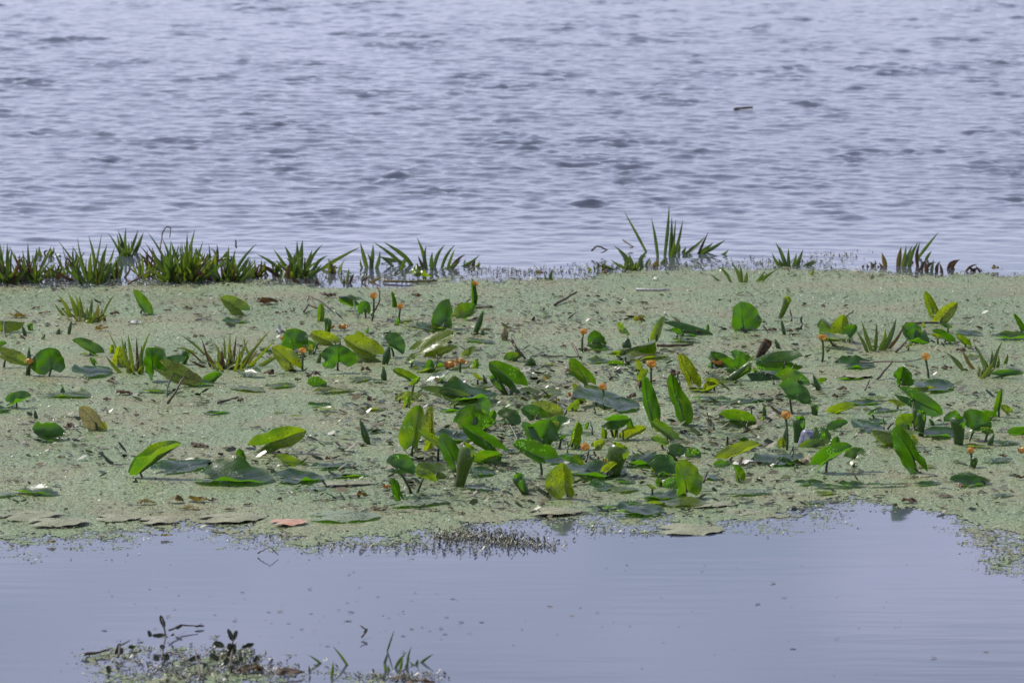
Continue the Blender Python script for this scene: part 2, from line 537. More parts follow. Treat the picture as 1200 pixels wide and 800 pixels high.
def cover(X, Y):
    px, py = px_of(X, Y)
    t = np.interp(px, [a for a, b in TOP], [b for a, b in TOP])
    b = np.interp(px, [a for a, b in BOT], [b for a, b in BOT])
    n = fbm(X * 2.3, Y * 1.5, 11, 5)
    n2 = fbm(X * 14, Y * 9, 21, 3)
    d = np.minimum((py - t) / 7.0, (b - py) / 20.0)
    m = np.clip(d, -3, 3) + 0.75 * n + 0.42 * n2
    # open leads in the carpet near its lower right end
    hole = np.clip((px - 1000) / 60, 0, 1) * np.clip((py - 590) / 20, 0, 1)
    m -= hole * (1.0 + 1.3 * fbm(X * 1.6, Y * 1.1, 31, 3))
    h2 = np.clip((px - 225) / 40, 0, 1) * np.clip((420 - px) / 60, 0, 1) * np.clip((py - 619) / 9, 0, 1)
    m -= h2 * (0.45 + 1.3 * n)
    h3 = np.clip((px - 330) / 30, 0, 1) * np.clip((520 - px) / 30, 0, 1) * np.clip((346 - py) / 8, 0, 1)
    m -= h3 * (0.8 + 1.2 * fbm(X * 3, Y * 3, 41, 3))
    for cx, cy, rx, ry in PATCHES[:2]:
        q = 1 - np.sqrt(((px - cx) / rx) ** 2 + ((py - cy) / ry) ** 2)
        m = np.maximum(m, np.minimum(q * 2.0, 0.55) + 1.1 * n + 0.6 * n2 - 0.72)
    return m


def build_carpet():
    xs = np.arange(-3.9, 3.9, 0.0125)
    ys = np.arange(13.6, 25.4, 0.017)
    nx, ny = len(xs), len(ys)
    X, Y = np.meshgrid(xs, ys)
    jx = rng.uniform(-0.004, 0.004, X.shape); jy = rng.uniform(-0.006, 0.006, X.shape)
    X = X + jx; Y = Y + jy
    m = cover(X, Y)
    Z = (0.0045 + 0.0016 * fbm(X * 9, Y * 9, 3, 3)) * np.clip(0.12 + m * 1.0, 0.12, 1) + rng.uniform(-0.0005, 0.0005, X.shape)
    m = m + rng.normal(0, 1, m.shape) * 0.30 * np.clip(1.0 - m, 0, 1)
    keep = m[:-1, :-1] > 0.12
    idx = np.arange(nx * ny).reshape(ny, nx)
    Q = np.stack([idx[:-1, :-1], idx[:-1, 1:], idx[1:, 1:], idx[1:, :-1]], -1)[keep]
    used = np.zeros(nx * ny, bool); used[Q.ravel()] = True
    remap = np.cumsum(used) - 1
    V = np.stack([X, Y, Z], -1).reshape(-1, 3)[used]
    me = mesh_np('duckweed_carpet', V, remap[Q])
    o = link_mesh('duckweed_carpet', me, M['duckweed'])
    tag(o, 'pale green sheet of duckweed spread over the water between the lily leaves', 'duckweed', kind='stuff')


def flakes(name, P, size, tilt, tone, mat, label, cat, aspect=1.0, nseg=5, parent=None):
    """many small convex flakes in one mesh"""
    n = len(P)
    a0 = rng.uniform(0, 6.28, n)
    ang = a0[:, None] + np.arange(nseg)[None, :] * (2 * math.pi / nseg)
    ax = rng.uniform(0.75, 1.25, (n, nseg)) * size[:, None]
    lx, ly = np.cos(ang) * ax * aspect, np.sin(ang) * ax
    rot = rng.uniform(0, 6.28, n) if np.isscalar(aspect) and aspect == 1.0 else rng.normal(0, 0.30, n)
    tx = rng.normal(0, 1, n) * tilt; ty = rng.normal(0, 1, n) * tilt
    c, s = np.cos(rot)[:, None], np.sin(rot)[:, None]
    gx, gyy = lx * c - ly * s, lx * s + ly * c
    gz = gx * tx[:, None] + gyy * ty[:, None]
    gz = gz - gz.min(1, keepdims=True)
    V = np.stack([gx + P[:, 0:1], gyy + P[:, 1:2], gz + P[:, 2:3]], -1).reshape(-1, 3)
    base = (np.arange(n) * nseg)[:, None]
    T = np.concatenate([np.concatenate([base, base + i, base + i + 1], 1) for i in range(1, nseg - 1)])
    me = mesh_np(name, V, None, T)
    at = me.attributes.new('tone', 'FLOAT', 'POINT')
    at.data.foreach_set('value', np.repeat(tone, nseg).astype(np.float32))
    o = link_mesh(name, me, mat, parent, smooth=False)
    return tag(o, label, cat, kind='stuff')


def build_fronds():
    n = 640000
    X = rng.uniform(-3.6, 3.6, n); Y = rng.uniform(13.7, 25.3, n)
    m = cover(X, Y)
    k = ((m > 0.0) & (rng.random(n) < 0.36)) | ((m > -0.9) & (m <= 0.25) & (rng.random(n) < 0.9 * np.clip(1 + 1.15 * m, 0, 1) ** 1.6))
    k &= np.abs(X) < 0.125 * Y + 0.5
    P = np.stack([X, Y, np.where(m > 0, 0.0018 + 0.0042 * np.clip(m * 1.1, 0, 1), 0.0012)], -1)[k]
    n = len(P)
    flakes('duckweed_fronds', P, 0.0018 + 0.0032 * rng.random(n) ** 2, 0.22, np.clip(rng.beta(1.5, 1.25, n), 0, 1), M['frond'],
           'loose specks of duckweed floating along the ragged edges of the green sheet', 'duckweed')
    # bits of dead plants
    n = 90000
    X = rng.uniform(-3.4, 3.4, n); Y = rng.uniform(14.5, 25.3, n)
    m = cover(X, Y)
    dens = np.clip(0.30 + 0.55 * fbm(X * 1.3, Y * 1.0, 77, 4), 0.03, 1)
    px, py = px_of(X, Y)
    dens = dens * (1 + 2.2 * np.exp(-((py - 322) / 9) ** 2))
    k = (m > -0.25) & (rng.random(n) < dens * 0.75) & (np.abs(X) < 0.118 * Y + 0.3)
    P = np.stack([X, Y, np.where(m > 0, 0.0068, 0.002)], -1)[k]
    n = len(P)
    flakes('plant_litter', P, 0.0022 + 0.0062 * rng.random(n) ** 5, 0.35, rng.random(n), M['litter'],
           'tiny brown plant crumbs scattered over the duckweed', 'plant litter', aspect=1.75)


def build_shreds():
    n = 9500
    px = np.where(rng.random(n) < .6, rng.normal(640, 190, n), rng.uniform(10, 1195, n))
    py = np.where(rng.random(n) < .7, rng.normal(480, 60, n), rng.uniform(345, 600, n))
    k = (py > 345) & (py < 600) & (px > 0) & (px < 1200)
    P = np.array([tuple(gp(a, b, 0.007)) for a, b in zip(px[k], py[k])])
    k = fbm(P[:, 0] * 2.1, P[:, 1] * 1.6, 91, 4) > -0.15
    P = P[k]
    n = len(P)
    flakes('leaf_shreds_and_shade', P, 0.004 + 0.009 * rng.random(n) ** 2.5, 0.35, rng.random(n), M['shred_and_shade'],
           'torn leaf shreds among the lily leaves, many coloured dark to stand for shade', 'leaf shreds', aspect=2.0)


build_carpet()
build_fronds()
build_shreds()

# ---------------------------------------------------------------- plants: builders
VIEW = Vector((0, 1, 0))


def tube_mesh(name, pts, rad, seg=6, caps=True):
    """tapered tube through points (metres); rad = radius or list"""
    n = len(pts)
    if not hasattr(rad, '__len__'):
        rad = [rad] * n
    V, Q, T = [], [], []
    prev = None
    for i, p in enumerate(pts):
        t = (pts[min(i + 1, n - 1)] - pts[max(i - 1, 0)]).normalized()
        a = t.cross(Vector((0.13, 1, 0.21))) if prev is None else prev - t * prev.dot(t)
        a.normalize(); prev = a
        b = t.cross(a)
        for k in range(seg):
            w = k * 2 * math.pi / seg
            V.append(p + (a * math.cos(w) + b * math.sin(w)) * rad[i])
    for i in range(n - 1):
        for k in range(seg):
            Q.append((i * seg + k, i * seg + (k + 1) % seg, (i + 1) * seg + (k + 1) % seg, (i + 1) * seg + k))
    if caps:
        V.append(pts[0]); V.append(pts[-1])
        a, b = len(V) - 2, len(V) - 1
        for k in range(seg):
            T.append((a, (k + 1) % seg, k)); T.append((b, (n - 1) * seg + k, (n - 1) * seg + (k + 1) % seg))
    return mesh_np(name, [tuple(v) for v in V], Q, T)


def bow(p0, p1, sag=0.0, n=6, side=None):
    side = side or Vector((rnd.uniform(-1, 1), rnd.uniform(-1, 1), 0))
    return [p0.lerp(p1, i / (n - 1)) + side * (sag * math.sin(math.pi * i / (n - 1))) for i in range(n)]


def blade_mesh(name, L, W, cl, cr, bend, notch=0.24, wob=0.02, seed=0, n=15, m=6, tear=0.0, fold=0.0, twist=0.0, tip=0.0):
    """water-lily blade: two halves either side of a midrib, open notch at the stalk end.
    x across, y base->tip, z upper face; cl/cr curl each half up (degrees at the rim), bend curls along it"""
    r = random.Random(seed)
    cl, cr, bend = R(cl), R(cr), R(bend)
    cf, sf = math.cos(R(fold)), math.sin(R(fold))
    ph = [r.random() * 6.28 for _ in range(6)]
    V, UV, F = [], [], []

    def outer(t, side):
        # egg shape, widest a third of the way up, rounded lobes at the notch
        q = max(0.0, 1 - abs((t - 0.42) / 0.58) ** (2.25 - 0.75 * tip)) if t > 0.42 else max(0.0, 1 - abs((t - 0.42) / 0.47) ** 2.6)
        w = 0.5 * W * q ** 0.56
        w *= 1 + 0.03 * math.sin(9 * t + ph[0] + side) + 0.02 * math.sin(21 * t + ph[1] - side)
        if tear and side * (1 if ph[2] > 3 else -1) > 0:
            w *= 1 - tear * math.exp(-((t - 0.3 - 0.07 * ph[3]) / 0.07) ** 2)
        return w
    grid = {}
    for side in (-1, 1):
        for i in range(n + 1):
            t = (i / n)
            t = t ** 0.92
            o = outer(t, side)
            inn = 0.20 * W * (1 - t / notch) ** 0.8 if (notch > 0 and t < notch) else 0.0
            inn = min(inn, o * 0.97)
            for k in range(m + 1):
                b = inn + (o - inn) * (k / m)
                key = (side, i, k)
                if k == 0 and inn == 0 and side == 1:
                    grid[key] = grid[(-1, i, 0)]
                    continue
                ang = cl if side < 0 else cr
                kap = ang / (W / 2)
                if abs(kap) > 1e-4:
                    x, z = math.sin(kap * b) / kap, (1 - math.cos(kap * b)) / kap
                else:
                    x, z = b, 0.0
                e = (b / (W / 2)) ** 2
                z += wob * W * (math.sin(7 * t + 2.2 * side + ph[4]) * e + 0.6 * math.sin(17 * t + ph[5] * side) * e * e)
                z += 0.018 * W * math.sin(7 * x / W + 8 * t + ph[3]) + 0.012 * W * math.sin(15 * x / W - 13 * t + ph[4])
                x, z = x * cf - z * sf, z * cf + x * sf
                x *= side
                tw = R(twist) * (t - 0.3)
                V.append(Vector((x * math.cos(tw) - z * math.sin(tw), t * L, z * math.cos(tw) + x * math.sin(tw))))
                UV.append((side * b / (W / 2), t))
                grid[key] = len(V) - 1
    for side in (-1, 1):
        for i in range(n):
            for k in range(m):
                q = [grid[(side, i, k)], grid[(side, i, k + 1)], grid[(side, i + 1, k + 1)], grid[(side, i + 1, k)]]
                if side < 0:
                    q.reverse()
                F.append(q)
    if abs(bend) > 1e-3:
        kb = bend / L
        W2 = []
        for v in V:
            a = kb * v.y
            W2.append(Vector((v.x, math.sin(a) / kb - v.z * math.sin(a), (1 - math.cos(a)) / kb + v.z * math.cos(a))))
        V = W2
        tip = V[grid[(-1, n, 0)]]
        q = Vector((0, tip.y, tip.z)).rotation_difference(Vector((0, 1, 0)))
        s = L / tip.length
        V = [(q @ v) * s for v in V]
    me = mesh_np(name, [tuple(v) for v in V], F)
    uvl = me.uv_layers.new(name='UVMap')
    li = np.zeros(len(me.loops), dtype=np.int32)
    me.loops.foreach_get('vertex_index', li)
    uvl.data.foreach_set('uv', np.array(UV, dtype=np.float32)[li].ravel())
    attach = V[grid[(-1, min(n, int(math.ceil(n * (notch ** (1 / 0.92)))) + 1), 0)]] if notch > 0 else V[grid[(-1, 0, 0)]]
    rib = [V[grid[(-1, i, 0)]] for i in range(int(math.ceil(n * (notch ** (1 / 0.92)))) + 1 if notch > 0 else 0, n)]
    return me, attach, rib


SEED = [100]
FLAT_Z = 0.0085


def lily(x0, y0, x1, y1, w, mode='F', roll=0, cl=0, cr=0, bend=0, yel=0.25, dmg=0.15, dust=0.0, dep=0.0,
         h=None, foot=None, label='', notch=0.24, mat='leaf', wob=0.03, tear=0.0, stalk=True, sink=0, vf=None, name='lily_leaf', group=None, cat='lily leaf'):
    """one leaf; (x0,y0) its notch end and (x1,y1) its tip as seen in the photo, w its true width in the same pixels.
    F: floating or level (height h); C: standing or leaning, tip dep metres deeper, roll 0 = upper face to the viewer."""
    SEED[0] += 1
    sd = SEED[0]
    q = random.Random(sd * 7 + 1)
    fold, twist, tipp = 0.0, 0.0, q.uniform(0.2, 1.0)
    sunk = mat == 'tan' or (mode == 'F' and dust > 0.3)
    dust += q.uniform(0, 0.10)
    dmg += q.uniform(0, 0.2)
    if mat == 'tan' or (mode == 'F' and dust > 0.3):
        cl, cr, bend, wob = -9, -9, -12, 0.003
    elif mode == 'F':
        roll = abs(roll)
        cl, cr = cl * q.uniform(1.2, 2.4), cr * q.uniform(1.2, 2.4)
        bend *= 1.6
        wob = 0.045
    else:
        f = 1.0 if max(abs(cl), abs(cr)) > 34 else 1.75
        cl, cr, bend = cl * f * q.uniform(.8, 1.25), cr * f * q.uniform(.8, 1.25), bend * 1.9
        if -35 < roll < 35:
            w *= 1.0
            roll += q.choice((-1, 1)) * q.uniform(8, 24)
        wob = 0.055
        if max(abs(cl), abs(cr)) < 60:
            fold = q.choice((q.uniform(10, 26), q.uniform(24, 50))) * (1 if cl + cr > -10 else -1)
        twist = q.uniform(-38, 38)
        if not tear and q.random() < 0.3:
            tear = q.uniform(0.06, 0.16)
    if vf is not None:
        fold, twist = vf, 0
    if mode == 'F':
        z = FLAT_Z + (sd % 7) * 0.0011 if h is None else h
        P0, P1 = gp(x0, y0, z), gp(x1, y1, z)
    else:
        P0 = gp(x0, y0, h if h is not None else -0.005)
        P1 = gy(x1, y1, P0.y + dep)
        P0 = P0 - (P1 - P0).normalized() * (sink / ppm(P0))
    md = P1 - P0
    L = md.length
    md.normalize()
    W = w / ppm(P0)
    if mode == 'F':
        X = md.cross(Vector((0, 0, 1))).normalized()
        a = R(roll) * (1 if md.x >= 0 else -1)
    else:
        X = VIEW.cross(md).normalized()
        a = -R(roll) * (1 if md.x >= 0 else -1)
    rot = Matrix.Rotation(a, 3, md)
    X = rot @ X
    Z = X.cross(md).normalized()
    Mx = Matrix((X, md, Z)).transposed()
    me, att, rib = blade_mesh('blade', L, W, cl, cr, bend, notch, wob, sd, tear=tear, fold=fold, twist=twist, tip=tipp)
    me.transform(Mx.to_4x4())
    att = Mx @ att
    rib = [Mx @ v for v in rib]
    org = P0.copy()
    if mode == 'F' and h is None and not sunk:
        co = np.zeros(len(me.vertices) * 3, dtype=np.float32)
        me.vertices.foreach_get('co', co)
        low = co.reshape(-1, 3)[:, 2].min() + org.z
        if low < 0.0068:
            d = (CAM - org).normalized()
            org = org + d * ((0.0068 - low) / d.z)
    base = Vector((org.x + att.x, org.y + att.y, 0))
    if foot:
        base = gp(foot[0], foot[1], 0)
    root = empty(name, base)
    me.transform(Matrix.Translation(org - base))
    o = link_mesh('blade', me, M[mat])
    o.parent = root
    o.color = (yel, dmg, dust, 1)
    ap = org + att - base
    if L > 0.09 and len(rib) > 3:
        pts = [v + org - base - Z * 0.0012 for v in rib]
        rm = tube_mesh('midrib', pts, [0.0023 * (1 - 0.75 * i / len(pts)) * min(1.3, L / 0.2) for i in range(len(pts))], 5)
        q = link_mesh('midrib', rm, M['rib']); q.parent = root
    if stalk and ap.z > 0.016:
        p1 = Vector((0, 0, -0.03)) if foot else Vector((ap.x * 0.8 + rnd.uniform(-.012, .012), ap.y * 0.8 + rnd.uniform(-.01, .01), -0.03))
        s = tube_mesh('stalk', bow(p1, ap - Z * 0.002, 0.006 + 0.08 * (p1 - ap).length * rnd.random()), [0.0062, 0.006, 0.0055, 0.005, 0.0046, 0.004], 7)
        q = link_mesh('stalk', s, M['stalk']); q.parent = root
    tag(root, label, cat, group or 'yellow water-lily leaves on the duckweed')
    return root


def rolled(x0, y0, x1, y1, w, label, open_top=0.5, yel=0.15, dmg=0.2, dep=0.0, mat='leaf', bendpx=0, turns=1.35, dust=0.1, blunt=0.25):
    """young leaf still rolled up, or a dead one curled into a quill"""
    SEED[0] += 1
    P0 = gp(x0, y0, -0.01)
    P1 = gy(x1, y1, P0.y + dep)
    s = ppm(P0)
    r0 = w / 2 / s
    md = P1 - P0
    L = md.length
    md.normalize()
    A = VIEW.cross(md).normalized(); B = A.cross(md)
    n, m = 12, 22
    V, UV, F = [], [], []
    bp = bendpx / s
    tilt = rnd.uniform(0, 6.28)
    for i in range(n + 1):
        t = i / n
        prof = (0.72 + 0.75 * t) if t < open_top else (0.72 + 0.75 * open_top) * (blunt + (1 - blunt) * ((1 - t) / (1 - open_top)) ** 0.7) if open_top < 1 else 0.72 + 0.3 * t
        c = P0 + md * (L * t) + A * (bp * math.sin(math.pi * t))
        for k in range(m + 1):
            u = k / m
            w_ = tilt + u * turns * 2 * math.pi * (1 - 0.15 * t)
            rr = r0 * prof * (0.78 + 0.30 * u) * (1 + 0.05 * math.sin(9 * t + 5 * u + SEED[0]))
            dz = md * (-0.10 * L * t * (0.5 + 0.5 * math.cos(w_ * 0.7 + 1.3)))
            V.append(c + (A * math.cos(w_) + B * math.sin(w_)) * rr + dz)
            UV.append((u * 2 - 1, t))
    for i in range(n):
        for k in range(m):
            F.append((i * (m + 1) + k, i * (m + 1) + k + 1, (i + 1) * (m + 1) + k + 1, (i + 1) * (m + 1) + k))
    base = Vector((P0.x, P0.y, 0))
    me = mesh_np('rolled_leaf', [tuple(v - base) for v in V], F)
    uvl = me.uv_layers.new(name='UVMap')
    li = np.zeros(len(me.loops), dtype=np.int32)
    me.loops.foreach_get('vertex_index', li)
    uvl.data.foreach_set('uv', np.array(UV, dtype=np.float32)[li].ravel())
    o = link_mesh('rolled_leaf', me, M[mat])
    o.location = base
    o.color = (yel, dmg, dust, 1)
    tag(o, label, 'rolled leaf', 'rolled lily leaves standing like quills')
    return o


def petal_mesh():
    n, m = 6, 5
    V, F = [], []
    for i in range(n + 1):
        t = i / n
        w = 0.0125 * math.sin(math.pi * (0.12 + 0.80 * t)) ** 0.8
        r = 0.004 + 0.0165 * math.sin(1.75 * t) ** 0.9
        z = 0.021 * (1 - math.cos(1.95 * t)) / 1.35
        for k in range(m + 1):
            u = k / m * 2 - 1
            V.append((r - 0.006 * u * u * t, w * u, z + 0.003 * u * u))
    for i in range(n):
        for k in range(m):
            F.append((i * (m + 1) + k, i * (m + 1) + k + 1, (i + 1) * (m + 1) + k + 1, (i + 1) * (m + 1) + k))
    return mesh_np('sepal', V, F)


PETAL = petal_mesh()
PETAL.materials.append(M['petal'])
PETAL_W = PETAL.copy()
PETAL_W.materials.clear(); PETAL_W.materials.append(M['wilt'])


def flower(px, py, foot, label, size=1.0, wilt=False, lean=0.1, base_h=None):
    """yellow water-lily bloom at a pixel, its stem entering the mat at foot"""
    B = gp(foot[0], foot[1], base_h or 0.0)
    Hd = gy(px, py, B.y)
    root = empty('lily_flower', B)
    up = (Hd - B)
    k = 0.95 * size
    if up.length > 0.03:
        s = tube_mesh('stem', bow(Vector((0, 0, -0.03)), up, 0.008), [0.0058, 0.0056, 0.0054, 0.0052, 0.005, 0.0056], 7)
        q = link_mesh('stem', s, M['stem']); q.parent = root
    rz = rnd.uniform(0, 6.28)
    tl = Matrix.Rotation(rnd.uniform(-lean, lean) * 2, 4, 'X') @ Matrix.Rotation(rnd.uniform(-lean, lean) * 2, 4, 'Y')
    for i in range(5):
        p = bpy.data.objects.new('sepal', PETAL_W if wilt else PETAL)
        col.objects.link(p)
        p.parent = root
        a = rz + i * 1.2566
        fl = Matrix.Rotation(rnd.uniform(-0.12, 0.12) + (0.45 if wilt else -0.22), 4, 'Y')
        p.matrix_local = Matrix.Translation(up) @ tl @ Matrix.Rotation(a, 4, 'Z') @ fl @ Matrix.Scale(k * rnd.uniform(.9, 1.1), 4)
    # stigma disc on its flask
    pts = [Vector((0, 0, z * k)) for z in (0.0, 0.006, 0.012, 0.0165, 0.0185)]
    me = tube_mesh('stigma_disc', pts, [r * k for r in (0.006, 0.0085, 0.0065, 0.0095, 0.006)], 10)
    me.transform(tl)
    me.transform(Matrix.Translation(up))
    q = link_mesh('stigma_disc', me, M['heart']); q.parent = root
    PETAL.polygons.foreach_set('use_smooth', np.ones(len(PETAL.polygons), dtype=bool))
    PETAL_W.polygons.foreach_set('use_smooth', np.ones(len(PETAL_W.polygons), dtype=bool))
    tag(root, label, 'water lily flower', 'yellow water lily flowers')
    return root


def sword_mesh(P0, P1, w, curve, twist=0.0, n=9, flop=0.0):
    """keeled tapering leaf from P0 to P1 (metres), bowed sideways by curve"""
    md = P1 - P0
    L = md.length
    mdn = md.normalized()
    A = VIEW.cross(mdn)
    A = A.normalized() if A.length > 1e-3 else Vector((1, 0, 0))
    B = A.cross(mdn)
    A2 = A * math.cos(twist) + B * math.sin(twist)
    B2 = B * math.cos(twist) - A * math.sin(twist)
    V, F, UV = [], [], []
    for i in range(n + 1):
        t = i / n
        c = P0 + md * t + A * (curve * math.sin(math.pi * min(1, t * 0.92))) + Vector((0, 0, -flop * t ** 3))
        hw = w / 2 * (0.75 + 0.5 * t if t < 0.35 else 0.925 * (1 - ((t - 0.35) / 0.65) ** 1.6)) + 0.0004
        for k, (u, d) in enumerate(((-1, 0.34), (-0.5, 0.12), (0, 0), (0.5, 0.12), (1, 0.34))):
            V.append(c + A2 * (hw * u) + B2 * (hw * d * 1.2))
            UV.append((u, t))
    for i in range(n):
        for k in range(4):
            F.append((i * 5 + k, i * 5 + k + 1, i * 5 + k + 6, i * 5 + k + 5))
    me = mesh_np('leaf', [tuple(v) for v in V], F)
    uvl = me.uv_layers.new(name='UVMap')
    li = np.zeros(len(me.loops), dtype=np.int32)
    me.loops.foreach_get('vertex_index', li)
    uvl.data.foreach_set('uv', np.array(UV, dtype=np.float32)[li].ravel())
    return me


def clump(cx, cy, label, swords=(), fan=None, name='water_soldier', cat='water plant', group='spiky water plants at the edge of the duckweed', w=6.5, seed=1, yel=0.2, dead=0.1):
    """rosette of sword leaves. swords: (x0,y0,x1,y1[,w,curve_px,colour]); fan: (n, half spread px, height px, curve)"""
    r = random.Random(seed * 13 + 5)
    C = gp(cx, cy, 0)
    s = ppm(C)
    root = empty(name, C)
    for sw in swords:
        x0, y0, x1, y1 = sw[:4]
        ww = sw[4] if len(sw) > 4 else w
        cu = sw[5] if len(sw) > 5 else r.uniform(-2, 2)
        kind = sw[6] if len(sw) > 6 else None
        P0 = gp(x0, y0, -0.01)
        P1 = gy(x1, y1, P0.y + r.uniform(-0.03, 0.03))
        me = sword_mesh(P0 - C, P1 - C, 0.8 * ww / s, cu / s, r.uniform(-0.7, 0.7))
        o = link_mesh('leaf', me, M['ochre' if kind == 'o' else 'dead' if kind == 'd' else 'blade']); o.parent = root
        o.color = (min(1, max(0, yel + r.uniform(-0.15, 0.25))), 0.1, 0, 1)
    if fan:
        n, sp, ht, cv = fan
        n = int(n * 1.7)
        for i in range(n):
            az = r.uniform(0, 6.28)
            q = (i + r.random()) / n
            out = q ** 0.8
            el = R(86 - 52 * out)
            L = ht / s * r.uniform(0.68, 1.05) * (1.0 + 0.12 * out)
            el = max(R(12), el + R(r.gauss(0, 9)))
            d = Vector((math.cos(az) * math.cos(el) * (sp / ht) * 1.15, math.sin(az) * math.cos(el), math.sin(el)))
            d.normalize()
            P0 = Vector((r.uniform(-.5, .5) * sp * 0.95 / s, r.uniform(-.03, .03), -0.01)) + Vector((math.cos(az), math.sin(az), 0)) * 0.012
            P1 = P0 + d * L
            dd = r.random() < dead
            me = sword_mesh(P0, P1, w / s * r.uniform(0.35, 0.85), r.uniform(-1, 1) * cv / s, r.uniform(-0.9, 0.9), flop=L * r.uniform(0.0, 0.22) * out)
            o = link_mesh('leaf', me, M['dead' if dd else 'blade']); o.parent = root
            o.color = (min(1, max(0, yel + r.uniform(-0.2, 0.3))), 0.1, 0, 1)
    tag(root, label, cat, group)
    return root


def twig(pts, w, label=None, mat='twig', name='twig', cat='twig', group=None, parent=None, zs=None):
    """pts: photo pixels; zs: heights above the water in photo pixels"""
    P = []
    Y0 = None
    for i, p in enumerate(pts):
        if len(p) == 3:
            G = gp(p[0], p[1] + p[2], 0.008)
            P.append(gy(p[0], p[1], G.y))
        else:
            P.append(gp(p[0], p[1], 0.012))
    # resample and roughen
    Q = []
    for a, b in zip(P[:-1], P[1:]):
        for j in range(3):
            Q.append(a.lerp(b, j / 3) + Vector((rnd.gauss(0, 1), 0, rnd.gauss(0, 1))) * (0.0015 if (j or a is not P[0]) else 0))
    Q.append(P[-1])
    r = w / 2 / ppm(P[0])
    base = Vector((P[0].x, P[0].y, 0))
    me = tube_mesh(name, [q - base for q in Q], [r * (1 - 0.45 * i / len(Q)) * rnd.uniform(0.85, 1.15) for i in range(len(Q))], 6)
    o = link_mesh(name, me, M[mat])
    if parent is not None:
        o.parent = parent
        me.transform(Matrix.Translation(base - parent.location))
    else:
        o.location = base
        tag(o, label, cat, group)
    return o


MARKS = [(173, 355, 'the lone upright far left leaf'), (100, 360, 'the bushy far left sword plant'), (313, 351, 'the far brown crumpled leaf'), (438, 350, 'the farthest flower'),
         (518, 366, 'the pale edged upright leaf'), (872, 368, 'the half disc shaped leaf'), (740, 395, 'the broad arched leaf'), (683, 395, 'the lone tidy flower'), (765, 470, 'the tall pointed pair'),
         (1100, 360, 'the yellow spotted V'), (1028, 395, 'the right sword leaved plant'), (964, 405, 'the flower under the bunch'), (60, 420, 'the folded white leaf'), (205, 440, 'the yellow propped leaf'),
         (268, 415, 'the large grass like plant'), (33, 427, 'the left edge flower'), (397, 418, 'the heart shaped blue leaf'), (430, 405, 'the yellow pile'), (600, 440, 'the large leaning oval'),
         (550, 462, 'the wide cupped leaf'), (633, 505, 'the white streaked cup'), (484, 500, 'the tall folded leaf'), (664, 562, 'the dotted heart leaf'), (720, 540, 'the broad torn quill'),
         (864, 490, 'the round cupped leaf'), (921, 500, 'the flower by the bottle'), (943, 515, 'the lilac bottle'), (975, 535, 'the white streaked leaf'), (1068, 525, 'the big dark oval'),
         (1124, 505, 'the thickest quill'), (1058, 440, 'the round teal leaf'), (1150, 420, 'the right edge sword plant'), (1138, 535, 'the nearest right flower'), (180, 540, 'the boat shaped leaf'),
         (274, 553, 'the biggest flat leaf'), (325, 515, 'the bright ragged leaf'), (427, 508, 'the lone dark quill'), (55, 500, 'the silvery curled leaf'), (107, 490, 'the mottled leaf'),
         (220, 585, 'the ochre rotting leaves'), (340, 612, 'the pink leaf'), (611, 570, 'the front dark stub'), (805, 560, 'the front heart leaf'), (865, 532, 'the long smooth leaf'), (912, 440, 'the grey underside leaf'),
         (8, 300, 'the left edge sword plant'), (38, 305, 'the brownish sword plant'), (110, 305, 'the third sword plant'), (212, 300, 'the biggest sword plant'), (346, 305, 'the spreading sword plant'), (503, 300, 'the pale inside clump'), (768, 280, 'the tallest sword plant'), (1062, 300, 'the yellow brown sword plant'),
         (765, 339, 'the white floating stick'), (436, 480, 'the lone narrow leaf'), (667, 350, 'the lone far stick'), (350, 560, 'the shiny grey pad'), (1138, 563, 'the lone curled leaf')]
USED = set()


def whereabouts(px, py, head, tails=('', ' lying flat', ' a little farther off', ' among crumbs')):
    """a phrase that places a small thing by the nearest landmark"""
    near = sorted(MARKS, key=lambda m: (m[0] - px) ** 2 + ((m[1] - py) * 2.2) ** 2)[:4]
    for t in tails:
        for mx, my, nm in near:
            dx, dy = px - mx, (py - my) * 2.2
            if abs(dx) > 2.2 * abs(dy): w = 'left of' if dx < 0 else 'right of'
            elif abs(dy) > 2.2 * abs(dx): w = 'beyond' if dy < 0 else 'in front of'
            else: w = ('beyond and ' if dy < 0 else 'in front and ') + ('left of' if dx < 0 else 'right of')
            k = f'{head}{t}, {w} {nm}'
            if k not in USED and len(k.split()) <= 16:
                USED.add(k)
                return k
    return head


